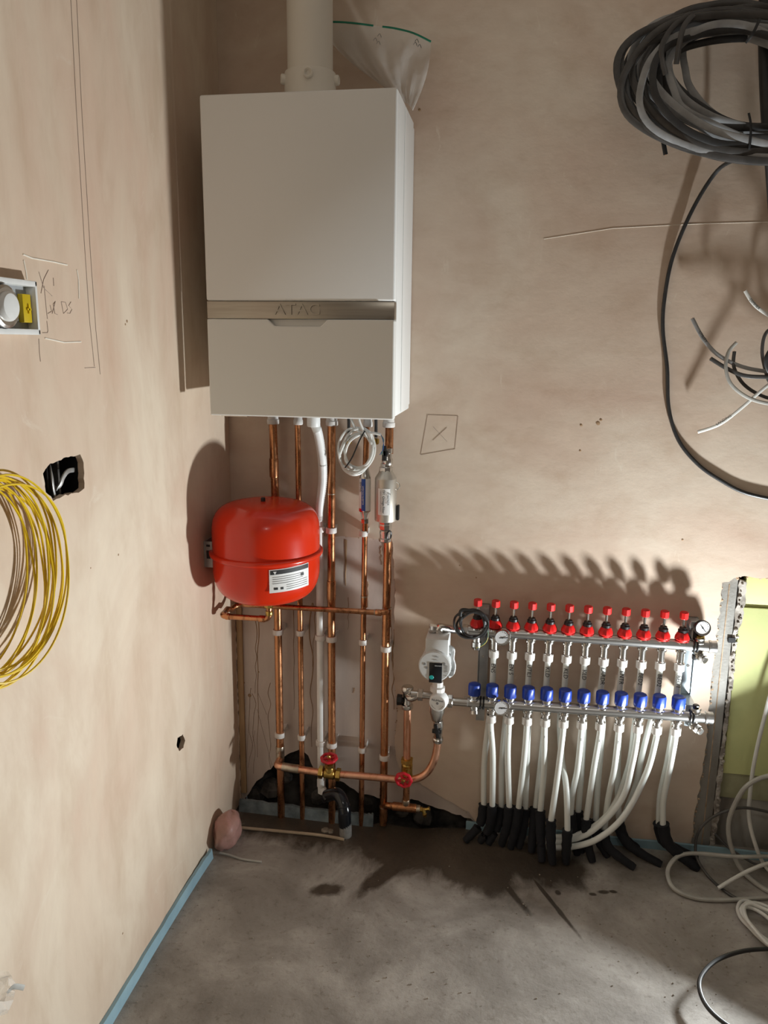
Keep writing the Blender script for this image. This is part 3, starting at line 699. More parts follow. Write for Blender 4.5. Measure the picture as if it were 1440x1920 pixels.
b = MB(); b.lathe(dc, X, [(0,.0075),(.008,.0075),(.009,.0055),(.016,.0055)], 10); b.lathe(dc+X*.011, (.35,-.2,-1), [(0,.006),(.012,.0055),(.014,.0075),(.022,.0045)], 10); b.lathe(dc+X*.012, (.9,-.1,.35), [(0,.004),(.014,.004),(.015,.006),(.019,.006)], 8); b.build('drain_cock', 'brass', dp)

# clips
def clip(x, off, z, r, label):
    t = MB(); x0, y0 = x, -off
    n = 20; ro = r+.0042; h = .0075
    P = []
    for i in range(n+1):
        a = math.radians(60)+(2*math.pi-math.radians(120)+math.radians(60))*i/n
        P.append((math.cos(a+math.pi/2-math.radians(30)), math.sin(a+math.pi/2-math.radians(30))))
    t.lathe((x0,y0,z-h), Z, [(0,ro*.97),(.001,ro),(2*h-.001,ro),(2*h,ro*.97)], 22)
    t.box((x0-.008,y0+r*.6,z-h),(x0+.008,.0092 if z < .86 else -.0002,z+h))
    o = t.build('pipe_clip', 'clip'); tag(o, label, 'pipe clip', 'white pipe clips behind the vessel'); return o
names = [('p1', XP1, .011, 'leftmost thick copper pipe'), ('p2', XP2, .0077, 'thin copper pipe second from the left'), ('w', XPW, .0107, 'white waste pipe'), ('p3', XP3, .011, 'thick copper pipe beside the waste pipe'), ('p4', XP4-.004, .0077, 'thin copper pipe below the inhibitor'), ('p5', XP5-.001, .011, 'rightmost copper pipe')]
rows = [('top', {'w': 992, 'p3': 993, 'p4': 996}), ('middle', {'p1': 1190, 'p2': 1189, 'w': 1195, 'p3': 1196, 'p4': 1198, 'p5': 1207}), ('bottom', {'p1': 1384, 'p2': 1385, 'w': 1392, 'p3': 1394, 'p4': 1398, 'p5': 1408})]
for rn_, d in rows:
    for k, x, r, nm in names:
        if k in d: clip(x, OFF, W(600, d[k], OFF).z, r, f'white plastic pipe clip on the {nm}, {rn_} row')

# ---- inhibitor cartridge
xi = XP4
inh = thing('scale_inhibitor', 'slim blue and white inhibitor cartridge hidden under the white cable coil', 'cartridge', (xi,-OFF,pz(985)))
za, zb_ = pz(955), pz(878)
b = MB(); b.lathe((xi,-OFF,za), Z, [(0,.0150),(.001,.0158),(zb_-za-.02,.0158),(zb_-za-.015,.0145),(zb_-za,.010),(zb_-za+.012,.0095)], 24); b.build('body', 'chrome', inh)
def wrap(par, cx, cy, r, a0, a1, z0, z1, mt, nm='label'):
    b = MB(); n = 10
    for i in range(n+1):
        a = a0+(a1-a0)*i/n
        for z in (z0, z1):
            for rr in (r, r+.0003): b.v.append(Vector((cx+rr*math.cos(a), cy+rr*math.sin(a), z)))
    for i in range(n):
        q = i*4; b.f += [(q+1,q+5,q+7,q+3),(q,q+2,q+6,q+4),(q+2,q+3,q+7,q+6),(q,q+4,q+5,q+1)]
    b.f += [(0,1,3,2),(n*4,n*4+2,n*4+3,n*4+1)]
    return b.build(nm, mt, par)
lb = wrap(inh, xi, -OFF, .0161, -3.0, -.45, za+.004, zb_-.022, 'paper')
wrap(lb, xi, -OFF, .0165, -2.05, -1.35, za+.004, zb_-.022, 'bluelab', 'blue_stripe')
wrap(lb, xi, -OFF, .0165, -2.9, -1.9, za+.001, za+.010, 'redp', 'red_band')
text('label_text', 'LIMESCALE INHIBITOR', .0072, (xi-.0035,-OFF-.0172,(za+zb_)/2-.01), -Z, X, 'paper', lb, .0001, .72)
text('label_text', 'SENTINEL', .0078, (xi-.0105,-OFF-.0135,zb_-.045), -Z, (X*.85-Y*.5), 'print', lb, .0001, .85)
b = MB(); b.lathe((xi,-OFF,za-.020), Z, [(0,.008),(.012,.011),(.020,.0145)], 18); b.build('neck', 'chrome', inh)
b = MB(); b.lathe((xi,-OFF,za-.033), Z, [(0,.0095),(.001,.0108),(.012,.0108),(.013,.0095)], 6); b.build('nut', 'chrome', inh)

# ---- magnetic filter
xf = W(723,940,.05).x; FO = .05
fz = lambda v: W(723, v, FO).z
fil = thing('magnetic_filter', 'silver cylindrical system filter with white label right of the inhibitor', 'filter', (xf,-FO,fz(1018)))
b = MB(); b.lathe((xf,-FO,fz(977)), Z, [(0,.024),(.002,.0285),(.006,.0295),(fz(898)-fz(977),.0295),(fz(895)-fz(977),.0285),(fz(886)-fz(977),.020),(fz(880)-fz(977),.0165)], 36); b.build('body', 'satin', fil, angle=25)
wl_ = wrap(fil, xf, -FO, .0298, -2.15, -1.0, fz(962), fz(913), 'paper')
text('label_text', 'Fernox', .012, (xf+.0125,-FO-.0300,fz(932)), -Z, (X*.9+Y*.45), 'print', wl_, .0001, .95)
text('label_text', 'TF1 Omega Filter', .0095, (xf-.001,-FO-.0306,fz(937)), -Z, X, 'print', wl_, .0001, .95)
text('label_text', 'magnetic inline system protection', .0042, (xf-.0085,-FO-.0300,fz(936)), -Z, (X*.9-Y*.4), 'gprint', wl_, .0001)
b = MB(); b.lathe((xf,-FO,fz(887)), Z, [(0,.0165),(.002,.0185),(.016,.0185),(.018,.0150),(.026,.0150)], 8); b.build('union_nut', 'chrome', fil)
b = MB(); b.lathe((xf+.003,-FO,fz(872)), Z, [(0,.0125),(.004,.0150),(.016,.0150),(.020,.0125),(.032,.0120),(.033,.0145),(.046,.0145),(.047,.0115)], 16); b.build('upper_valve', 'chrome', fil)
b = MB(); hc = Vector((xf+.001,-FO-.020,fz(848))); b.obox(hc-X*.003, X, Y, Z, .0055, .004, .020); b.lathe(hc+Y*.008, -Y, [(0,.008),(.012,.008)], 12); b.build('valve_handle', 'black', fil, bevel=.0015)
b = MB(); b.lathe((xf,-FO,fz(993)), Z, [(0,.0150),(.002,.0180),(.014,.0180),(.016,.0165),(.017,.0185),(.027,.0185)], 8); b.build('union_nut', 'chrome', fil)
b = MB(); b.lathe((xf,-FO,fz(1016)), Z, [(0,.0150),(.003,.0175),(.010,.0175),(.012,.0150),(.020,.0150),(.026,.0165),(.032,.0150)], 20, flute=.06); b.build('lower_valve', 'chrome', fil)
b = MB(); b.torus((xf+.012,-FO-.008,fz(1002)), (1,-.4,0), .0115, .0022, 20, 6); b.build('handle_ring', 'black', fil)
b = MB(); b.box((xf+.030,-FO-.006,fz(974)),(xf+.0375,-FO+.010,fz(946))); b.build('magnet_cap', 'black', fil, bevel=.002)
b = MB(); b.torus((xf+.028,-FO-.002,fz(910)), (0,1,0), .010, .0012, 18, 6); b.build('bleed_ring', 'chrome', fil)

# ---- filling-loop tails with brass ends and the coiled white cable hanging below the boiler
for u, lb_ in ((654,'thin black hose tail left of the coiled white cable'),(705,'thin black hose tail with brass end beside the filter valve')):
    t = thing('filling_hose', lb_, 'hose', W(u,835,.06))
    b = MB(); b.tube([W(u,775,.06),W(u,800,.06),W(u,820,.06)], .0042, 10, 4); b.build('hose', 'rubber', t)
    b = MB(); b.lathe(W(u,833,.06), Z, [(0,.006),(.003,.0085),(.014,.0085),(.016,.005)], 10); b.build('brass_end', 'brass', t)
ccl = thing('coiled_cable', 'white cable coiled and tied hanging below the boiler', 'cable', W(668,893,.10))
rn = random.Random(21)
O2 = .11
for (cu_, cv_, a_, b__, rot) in ((666,842,33,42,.3),(670,845,33,45,.45),(672,840,27,38,.2),(668,852,31,42,.5),(674,848,29,36,.6)):
    P = []
    for i in range(14):
        t_ = 2*math.pi*i/14; du = a_*math.cos(t_); dv = b__*math.sin(t_)
        P.append(W(cu_+du*math.cos(rot)-dv*math.sin(rot)*.6+rn.uniform(-1.2,1.2), cv_+du*math.sin(rot)*.6+dv*math.cos(rot)+rn.uniform(-1.2,1.2), O2+rn.uniform(-.008,.008)))
    b = MB(); b.tube(P, .0033, 8, 4, True); b.build('cable_loop', 'wcable', ccl)
b = MB(); b.tube([W(672,772,.12),W(674,790,.12),W(682,808,.115),W(690,822,.11),W(697,835,.11)], .0033, 8, 5); b.build('cable_lead', 'wcable', ccl)
b = MB(); b.tube([W(655,775,.11),W(664,800,.11),W(680,812,.11),W(700,812,.118),W(714,815,.118)], .0033, 8, 5); b.build('cable_lead', 'wcable', ccl)
for k, mm in enumerate(('blue','green','gprint')):
    b = MB(); b.tube([W(714,815,.118),W(718+k,825,.118),W(719-k,840,.118),W(712+k*3,853,.118)], .0009, 6, 4); b.build('wire_core', mm, ccl)
b = MB(); b.ribbon([W(684,808,.118),W(674,826,.128),W(660,858,.128),W(647,877,.120)], .0036, .0015, 5, up=(0,1,0)); b.build('cable_tie', 'tie', ccl)

# ================================================================== UNDERFLOOR MANIFOLD
OU, OW = .050, .085                       # upper and lower rail distance from the wall
uA, uB = W(970,1188,OU), W(1340,1213,OU)
lA, lB = W(970,1322,OW), W(1333,1346,OW)
def rail_pt(A, B, x): t = (x-A.x)/(B.x-A.x); return A + (B-A)*t
xu = [W(894,1185,OU).x + (W(1279,1195,OU).x - W(894,1185,OU).x)*i/11 for i in range(12)]
xl_ = [W(889,1310,OW).x + (W(1271,1330,OW).x - W(889,1310,OW).x)*i/11 for i in range(12)]
man = thing('heating_manifold', 'steel underfloor heating manifold with red and blue capped valves', 'manifold', (1.0,-.07,.40))
RR = .0145
u0 = rail_pt(uA, uB, W(872,1183,OU).x); l0 = rail_pt(lA, lB, W(870,1315,OW).x)
b = MB(); b.tube([u0, uB-X*.012], RR, 24, 0); b.build('rail', 'steel', man)
b = MB(); b.tube([l0, lB-X*.012], RR, 24, 0); b.build('rail', 'steel', man)
for e in (uB, lB):
    b = MB(); b.lathe(e-X*.016, X, [(0,RR),(.001,.0175),(.006,.0175),(.007,.0155),(.014,.0160),(.020,.0160),(.021,.013)], 24); b.build('end_cap', 'steel', man)
def port_parts(prefix, c, knob):
    """one flow meter or blue cap with its collar below the rail; c is on the rail axis"""
    c = Vector(c)
    if knob == 'red':
        b = MB(); b.lathe(c+Z*.0145, Z, [(0,.0175),(.003,.0196),(.009,.0190),(.019,.0140),(.021,.0125)], 24, flute=.06); k = b.build('flow_meter', 'redp', man)
        b = MB(); b.lathe(c+Z*.034, Z, [(0,.0122),(.008,.0122),(.009,.010),(.014,.0090)], 18); b.build('collar', 'black', k)
        b = MB(); b.lathe(c+Z*.046, Z, [(0,.0036),(.030,.0036)], 10); b.build('stem', 'chrome', k)
        b = MB(); b.lathe(c+Z*.072, Z, [(0,.0100),(.001,.0112),(.017,.0112),(.019,.0095)], 8); b.build('cap', 'redp', k)
        b = MB(); b.lathe(c+Z*.006, Z, [(0,.016),(.004,.0155),(.008,.011),(.012,.013)], 18); b.build('seat_collar', 'chrome', k)
    else:
        b = MB(); b.lathe(c+Z*.0225, Z, [(0,.0158),(.001,.0172),(.026,.0178),(.031,.0165),(.033,.013)], 10); k = b.build('valve_cap', 'blue', man)
        b = MB(); b.lathe(c+Z*.007, Z, [(0,.0155),(.003,.0150),(.006,.0115),(.010,.0115),(.011,.0140),(.016,.0140)], 18); b.build('seat_collar', 'chrome', k)
    return k
def outlet(c, long_):
    c = Vector(c); n = .030 if long_ else .012
    b = MB(); b.lathe(c-Z*.010, -Z, [(0,.013),(.004,.010),(.006,.0135),(.010,.0135),(.011,.0095),(n+.008,.0095),(n+.010,.012),(n+.014,.012)], 18); k = b.build('outlet', 'chrome', man)
    b = MB(); b.lathe(c-Z*(n+.022), -Z, [(0,.0122),(.001,.0135),(.020,.0135),(.021,.0120)], 12); b.build('compression_nut', 'clip', k)
    return k, c-Z*(n+.040)
first = {}
ends_u, ends_l = [], []
for i in range(12):
    for nm, A, B_, xs, knob, lst in (('u', uA, uB, xu, 'red', ends_u), ('l', lA, lB, xl_, 'blue', ends_l)):
        c = rail_pt(A, B_, xs[i])
        if nm not in first: first[nm] = (port_parts(nm, c, knob), c)
        else: dup(first[nm][0], man, c-first[nm][1])
        if i == 0: continue
        kk = nm+'o'
        if kk not in first: k, e = outlet(c, nm == 'u'); first[kk] = (k, c, e)
        else: dup(first[kk][0], man, c-first[kk][1])
        lst.append(first[kk][2] + (c-first[kk][1]))
# stub outlets on the first ports
c = rail_pt(uA, uB, xu[0]); b = MB(); b.lathe(c-Z*.010, -Z, [(0,.011),(.020,.011),(.021,.014),(.034,.014),(.035,.010)], 16); b.lathe(c-Z*.046, -Z, [(0,.014),(.006,.012)], 16); b.build('blank_outlet', 'chrome', man)
c = rail_pt(lA, lB, xl_[0]); b = MB(); b.lathe(c-Z*.008, (.1,-.3,-1), [(0,.013),(.014,.010),(.015,.0115),(.024,.0115)], 16); b.build('blank_outlet', 'chrome', man)
# brackets
for u_a, v_a, v_b, mm in ((905,1140,1335,'zinc'),(1291,1165,1345,'bluesteel')):
    xb_ = W(u_a, 1250, .012).x; za_, zb_ = W(u_a, v_a, .012).z, W(u_a, v_b, .012).z
    t_ = .012
    b = MB(); b.box((xb_-t_,-.006,zb_+.03),(xb_+t_,-.0005,za_+.01)); b.box((xb_-t_-.002,-.010,zb_+.03),(xb_-t_,-.0005,za_+.01)); b.box((xb_+t_,-.010,zb_+.03),(xb_+t_+.002,-.0005,za_+.01))
    b.box((xb_-t_,-.042,za_-.008),(xb_+t_,-.001,za_+.010)); b.box((xb_-t_,-.075,zb_+.062),(xb_+t_,-.001,zb_+.066)); b.box((xb_-t_,-.078,zb_+.006),(xb_+t_,-.074,zb_+.066))
    k = b.build('bracket', mm, man, bevel=.0008)
    b = MB(); b.lathe((xb_,-.006,(za_+zb_)/2+.01), -Y, [(0,.0045),(.001,.004)], 10); b.build('bracket_screw', 'chrome', k)
    for A, B_ in ((uA,uB),(lA,lB)):
        cc = rail_pt(A, B_, xb_+(.002 if u_a > 1000 else .004))
        for dx in (-.004, .004):
            b = MB(); b.torus(cc+X*dx, X, RR+.0012, .0028, 28, 8); b.build('pipe_clamp', 'black', k)
        b = MB(); b.box((cc.x-.007,cc.y+RR*.7,cc.z-.009),(cc.x+.007,-.006 if A is uA else -.076+.004,cc.z+.009)); b.build('clamp_foot', 'black', k)
    if u_a > 1000: b = MB(); cc = rail_pt(uA, uB, xb_+.002); b.box((cc.x-.008,-.05,cc.z+.014),(cc.x+.008,-.02,cc.z+.046)); b.build('clamp_top', 'black', k, bevel=.002)
# dial gauges
def gauge(c, nrm, r, face, bezel, parent, needle):
    nrm = Vector(nrm).normalized(); x, y, z = frame(nrm); c = Vector(c)
    b = MB(); b.lathe(c-nrm*.012, nrm, [(0,r*.93),(.002,r),(.012,r),(.0135,r*.96),(.0135,r*.88),(.011,r*.87)], 36); g = b.build('dial_gauge', bezel, parent)
    b = MB(); b.lathe(c-nrm*.0015, nrm, [(0,r*.88),(.0016,r*.88)], 36); b.build('dial_face', face, g)
    b = MB()
    for i in range(13):
        a = math.radians(225-270*i/12); d = X*math.cos(a)+(Z-nrm*Z.dot(nrm)).normalized()*math.sin(a)
        b.obox(c+nrm*.0003+d*r*.72, d, nrm.cross(d), nrm, r*.07, r*.02, .0002)
    b.build('dial_ticks', 'gprint', g)
    d = X*math.cos(needle)+Z*math.sin(needle); b = MB(); b.obox(c+nrm*.0007+d*r*.12, d, nrm.cross(d), nrm, r*.5, r*.05, .0002); b.lathe(c+nrm*.0003, nrm, [(0,r*.11),(.001,r*.09)], 10); b.build('needle', 'print', g)
    return g
gauge(W(942,1196,.080), (.05,-1,.10), .0215, 'dial', 'chrome', man, .1)
gauge(W(941,1328,.118), (.05,-1,.10), .0215, 'dial', 'chrome', man, .05)
pgc = W(1318,1178,.062)
gauge(pgc, (.1,-1,.15), .0205, 'dialw', 'black', man, -.9)
cu1 = rail_pt(uA, uB, pgc.x-.002)
b = MB(); b.lathe(cu1+Z*.010, Z, [(0,.014),(.008,.012),(.010,.013),(.013,.013)], 18); b.build('gauge_boss', 'steel', man)
b = MB(); b.lathe(cu1+Z*.022, (0,-.2,1), [(0,.011),(.008,.011),(.009,.006),(.014,.006)], 6); b.build('gauge_nut', 'brass', man)
def drain(c, mm='chrome'):
    c = Vector(c); b = MB(); b.lathe(c-Z*.010, (0,-.15,-1), [(0,.011),(.012,.010),(.013,.013),(.022,.013),(.023,.009)], 14)
    b.lathe(c-Z*.026, (.55,-.75,-.25), [(0,.010),(.008,.012),(.018,.012),(.019,.009),(.026,.009)], 10, flute=.08)
    return b.build('drain_cock', mm, man)
d1 = drain(cu1); cl1 = rail_pt(lA, lB, W(1303,1345,OW).x); drain(cl1)
b = MB(); b.obox(cu1-Z*.030-Y*.005-X*.006, X, Y, Z, .010, .007, .007); b.build('drain_lever', 'black', d1, bevel=.002)
b = MB(); b.lathe(cl1+Z*.010, Z, [(0,.013),(.008,.011),(.009,.0135),(.016,.0135),(.017,.009)], 14); av = b.build('air_vent', 'chrome', man)
b = MB(); b.lathe(cl1+Z*.026, Z, [(0,.0075),(.007,.0085),(.009,.006)], 10); b.build('vent_knob', 'black', av)

# ---- pump and mixing set
PO = .11
pmp = thing('circulation_pump', 'grey circulation pump with round face beside the copper pipes', 'pump', W(822,1290,PO))
pc = W(815,1250,.165); pr = (W(846,1250,.165)-pc).length
b = MB(); b.lathe((pc.x,-.060,pc.z), -Y, [(0,pr*.80),(.02,pr*.86),(.085,pr*.95),(.098,pr),(.104,pr*.98),(.105,pr*.93)], 40); b.build('motor_housing', 'pump', pmp, angle=30)
A_, B_ = W(797,1234,.158), W(841,1200,.158)
b = MB(); b.box((A_.x,-.158,A_.z-.02),(B_.x,-.085,B_.z)); b.build('terminal_box', 'pump', pmp, bevel=.003)
b = MB(); b.lathe((pc.x,-.1652,pc.z), -Y, [(0,pr*.93),(.0006,pr*.92)], 40); fc_ = b.build('face_plate', 'pump', pmp)
A_, B_ = W(804,1280,.167), W(829,1244,.167)
b = MB(); b.box((A_.x,-.1668,A_.z+.001),(B_.x,-.1656,B_.z)); sp_ = b.build('control_panel', 'pumpdark', fc_, bevel=.0004)
b = MB(); b.lathe(W(809,1270,.1668), -Y, [(0,.0060),(.0005,.0055)], 20); b.build('button', 'teal', fc_)
text('print', 'GRUNDFOS', .0042, W(823,1249,.1675), X, Z, 'dialw', fc_, .0001)
for u, v, s_, bd in ((818,1232,.0045,'UPM3'),(817,1238,.0035,'AUTO L'),(836,1262,.0035,'C E'),(837,1268,.0035,'I P 44')):
    text('print', bd, s_, W(u,v,.1664), X, Z, 'gprint', fc_, .0001)
for u, v in ((796,1245),(800,1252),(833,1245)):
    c = W(u,v,.1662); b = MB(); b.box((c.x-.0028,c.y-.0002,c.z-.0028),(c.x+.0028,c.y+.0004,c.z+.0028)); b.build('print', 'gprint', fc_)
for k in range(5):
    c = W(836,1249+k*2.6,.1662); b = MB(); b.box((c.x-.0045,c.y-.0002,c.z-.0005),(c.x+.0045,c.y+.0004,c.z+.0005)); b.build('print', 'gprint', fc_)
b = MB(); b.ribbon([W(842,1214,.12),W(849,1218,.12),W(848,1235,.115),W(851,1248,.115),W(848,1262,.115),W(840,1268,.12)], .012, .009, 5, up=(0,1,0)); b.lathe(W(845,1217,.128), -Y, [(0,.008),(.004,.008),(.005,.005)], 14); b.lathe(W(846,1262,.124), -Y, [(0,.0075),(.004,.0075)], 14); b.build('volute_flange', 'zinc', pmp, bevel=.0006)
b = MB(); b.lathe((pc.x+.006,-.075,pc.z), -Y, [(0,.02),(.01,.030),(.04,.030)], 24); b.build('volute', 'zinc', pmp)
# unions above and below
xp_ = W(823,1195,PO).x
zU = lambda v: W(823, v, PO).z
b = MB(); b.lathe((xp_,-PO,zU(1205)), Z, [(0,.016),(.004,.019),(.010,.0235),(.016,.0235),(.020,.017),(.026,.014)], 10); b.build('union_nut', 'clip', pmp)
b = MB(); b.lathe((xp_,-PO,zU(1297)), Z, [(0,.014),(.003,.0205),(.014,.0205),(.017,.015),(.03,.015)], 10); b.build('union_nut', 'clip', pmp)
elb = thing('pump_elbow', 'nickel elbow joining the pump top to the upper rail', 'pipe fitting', (xp_,-PO,zU(1186)))
eE = W(815,1177,PO); b = MB(); b.tube([(xp_,-PO,zU(1190)),(xp_,-PO,zU(1181)),(xp_+.002,-PO+.002,zU(1177)),W(845,1180,.085),W(868,1182,OU),u0], .0115, 16, 4); b.build('bend', 'chrome', elb)
b = MB(); b.lathe(W(805,1178,PO), X, [(0,.0105),(.002,.0125),(.014,.0125),(.016,.0110),(.030,.0110)], 8); b.build('plug', 'chrome', elb)
b = MB(); b.lathe(u0-X*.006, X, [(0,.0145),(.001,.0175),(.014,.0175),(.015,.0150)], 8); b.build('union_nut', 'chrome', elb)
mx_ = thing('mixing_valve', 'white-capped mixing valve below the pump with nickel side unions', 'valve', W(822,1352,PO))
mc = W(820,1313,.10)
b = MB(); b.lathe((xp_,-PO,zU(1352)), Z, [(0,.012),(.004,.015),(.014,.017),(.030,.022),(.060,.022),(.068,.016),(.078,.014)], 22); b.build('body', 'chrome', mx_)
hd = Vector((-.12,-1,.05)).normalized(); hc = W(820,1319,.140)
b = MB(); b.lathe(hc-hd*.035, hd, [(0,.0215),(.004,.0250),(.018,.0250),(.022,.0245),(.030,.0235),(.034,.0225),(.035,.021)], 36); kn = b.build('knob', 'white', mx_, angle=25)
b = MB(); b.lathe(hc, hd, [(0,.0038),(.0003,.0035)], 14); b.build('knob_screw', 'gprint', kn)
kx = hd.cross(Z).normalized()*-1; kx = kx if kx.x > 0 else -kx
text('lettering', 'NuHeat', .0085, hc+hd*.0004+Z*.0085, kx, Z, 'print', kn, .0001, 1.15)
b = MB(); x_, y_ = kx, Vector((0,0,1)); b.tube([hc+hd*.0003+(kx*math.cos(a)+Z*math.sin(a))*.0165 for a in [math.radians(200+140*i/14) for i in range(15)]], .0006, 5, 0); b.build('dial_mark', 'print', kn)
zc_ = W(790,1304,.08).z
def hunion(x0, x1, z, y, r=.0105, nut=.0175, parent=mx_, n1=.3):
    b = MB(); b.lathe((x0,y,z), X, [(0,r),(x1-x0,r)], 16); b.build('side_tube', 'chrome', parent)
    c = x0+(x1-x0)*n1; b = MB(); b.lathe((c-.007,y,z), X, [(0,nut*.93),(.0015,nut),(.013,nut),(.0145,nut*.93)], 8); b.build('union_nut', 'chrome', parent)
hunion(W(772,1302,.085).x, xp_, W(800,1304,.10).z, -.098, n1=.35)
hunion(xp_, l0.x+.01, l0.z+.003, -.096, .0115, .0185, n1=.42)
ev = thing('elbow_valve', 'nickel elbow valve with black knob above the short copper pipe', 'valve', W(764,1332,OR))
vc = W(764,1303,.075)
b = MB(); b.lathe((vc.x,vc.y,W(764,1328,.075).z), Z, [(0,.0155),(.002,.0165),(.012,.0165),(.014,.012),(.03,.0115),(vc.z-W(764,1328,.075).z+.006,.0125),(vc.z-W(764,1328,.075).z+.012,.0165),(vc.z-W(764,1328,.075).z+.022,.0170),(vc.z-W(764,1328,.075).z+.026,.0145)], 18); b.build('body', 'chrome', ev)
b = MB(); b.tube([vc, Vector((W(772,1302,.085).x,-.092,vc.z-.001)), Vector((W(785,1303,.09).x,-.098,W(800,1304,.10).z))], .0110, 14, 4); b.build('branch', 'chrome', ev)
b = MB(); b.lathe(Vector((vc.x-.008,vc.y,W(764,1313,.075).z)), -X, [(0,.007),(.006,.007),(.0065,.0155),(.020,.0165),(.021,.014)], 16, flute=.06); b.build('knob', 'black', ev)
# isolator under the mixing valve with lever
iso = thing('isolator_valve', 'nickel isolator with black lever under the mixing valve', 'valve', W(821,1392,.10))
pA, pB = W(821,1390,.090), W(822,1350,.108)
dI = (pB-pA).normalized(); Ln = (pB-pA).length
b = MB(); b.lathe(pA, dI, [(0,.0130),(.002,.0150),(.012,.0150),(.015,.0120),(Ln*.55,.0125),(Ln*.6,.0145),(Ln*.8,.0145),(Ln,.0125)], 14); b.build('body', 'chrome', iso)
lc = W(819,1371,.118)
b = MB(); b.obox(lc, (X*.97+Z*.2), Y, (Z*.97-X*.2), .0055, .004, .021); b.obox(lc, X, Y, Z, .013, .0035, .006); b.lathe(lc+Y*.014, -Y, [(0,.0075),(.020,.0075)], 12); b.build('lever', 'black', iso, bevel=.002)
# coiled black pump cable
pcb = thing('pump_cable', 'black cable coiled over the leftmost red flow meter', 'cable', W(885,1200,.10))
rn = random.Random(14)
for cu_, cv_, a_, b__ in ((880,1170,29,27),(884,1172,27,25),(888,1168,25,26),(890,1172,26,24)):
    b = MB(); b.tube([W(cu_+a_*math.cos(2*math.pi*i/14)+rn.uniform(-1,1), cv_+b__*math.sin(2*math.pi*i/14)+rn.uniform(-1,1), .098+rn.uniform(-.004,.010)) for i in range(14)], .0030, 8, 4, True); b.build('cable_loop', 'rubber', pcb)
b = MB(); b.ribbon([W(862,1155,.105),W(866,1144,.105),W(885,1146,.105),W(905,1152,.105),W(914,1165,.105)], .010, .007, 5, up=(0,1,0)); b.build('cable_bundle', 'rubber', pcb)
for k, mm in enumerate(('terminal','gprint','green')):
    b = MB(); b.tube([W(914,1175,.10),W(915,1195,.10),W(908-k,1208,.10),W(893+k,1215,.095)], .0009, 6, 4); b.build('wire_core', mm, pcb)

# ================================================================== HEATING TUBES
# rear tubes hang from the upper rail, front tubes from the lower one; (u, v, distance off the wall)
up_path = [
 [(917,1345,.048),(908,1430,.048),(907,1512,.055)], [(948,1350,.048),(941,1430,.048),(940,1515,.055)], [(990,1352,.048),(988,1430,.048),(985,1518,.055)],
 [(1020,1370,.048),(1013,1440,.048),(1004,1518,.055)], [(1050,1350,.048),(1053,1420,.06),(1062,1480,.10),(1064,1560,.125)], [(1095,1360,.048),(1091,1440,.048),(1084,1525,.048)],
 [(1130,1360,.048),(1122,1460,.048),(1117,1540,.055)], [(1160,1372,.048),(1158,1470,.036),(1161,1545,.04)], [(1190,1360,.048),(1178,1440,.055),(1145,1520,.08),(1090,1563,.085),(1030,1570,.07)],
 [(1218,1360,.048),(1203,1420,.048),(1193,1470,.036),(1172,1525,.035),(1160,1552,.03)], [(1262,1365,.048),(1251,1430,.048),(1238,1490,.048),(1235,1548,.055)]]
lo_path = [
 [(924,1420,.088),(923,1514,.08)], [(952,1420,.088),(955,1514,.08)], [(983,1420,.09),(972,1517,.08)], [(1020,1440,.085),(1013,1522,.08)], [(1046,1450,.10),(1033,1540,.118)],
 [(1083,1440,.085),(1073,1490,.08),(1070,1530,.07)], [(1112,1450,.085),(1099,1538,.08)], [(1152,1440,.085),(1140,1500,.075),(1133,1560,.06)],
 [(1186,1430,.088),(1165,1500,.10),(1110,1558,.098),(1060,1577,.085),(1020,1577,.075)], [(1212,1450,.09),(1170,1530,.115),(1120,1573,.115),(1070,1588,.102),(1025,1589,.095)], [(1256,1440,.085),(1244,1500,.08),(1243,1548,.08)]]
texts = ['ENS','EN S','UTILI','KLD','KLD','KLD','LARDR','ENTR','BED2','BED2','BED1']
ords = ['first','second','third','fourth','fifth','sixth','seventh','eighth','ninth','tenth','eleventh']
def sleeve_geom(top, mid, bot, r=.0135):
    b = MB(); P = smooth_path([top]+mid+[bot], 6); k = len(P); n = 12
    for i, p in enumerate(P):
        t_ = (P[min(i+1,k-1)]-P[max(i-1,0)]).normalized(); x, y, _ = frame(t_)
        rr = r*(1.06 if i == 0 else 1) * (1-.28*(i/(k-1))**2)
        for j in range(n): a = 2*math.pi*j/n; b.v.append(p+(x*math.cos(a)+y*math.sin(a))*rr*(1+.06*math.sin(i*2.3+j)))
    for i in range(k-1):
        for j in range(n): b.f.append((i*n+j,i*n+(j+1)%n,(i+1)*n+(j+1)%n,(i+1)*n+j))
    b.f += [tuple(range(n-1,-1,-1)), tuple((k-1)*n+j for j in range(n))]
    return b
sl_u = {0:((907,1508,.055),[(900,1545)],(872,1579)), 1:((940,1512,.055),[(932,1550)],(915,1584)), 2:((985,1516,.055),[(980,1555)],(973,1592)), 3:((1003,1514,.055),[(1000,1555)],(996,1600)), 4:((1064,1556,.125),[(1062,1590)],(1061,1620)),
        5:((1084,1522,.05),[(1086,1560)],(1090,1600)), 6:((1117,1538,.055),[(1120,1570)],(1140,1608)), 7:((1161,1542,.04),[(1172,1572)],(1195,1592)), 9:((1158,1548,.03),[(1180,1585)],(1240,1624)), 10:((1236,1543,.055),[(1248,1580)],(1305,1612))}
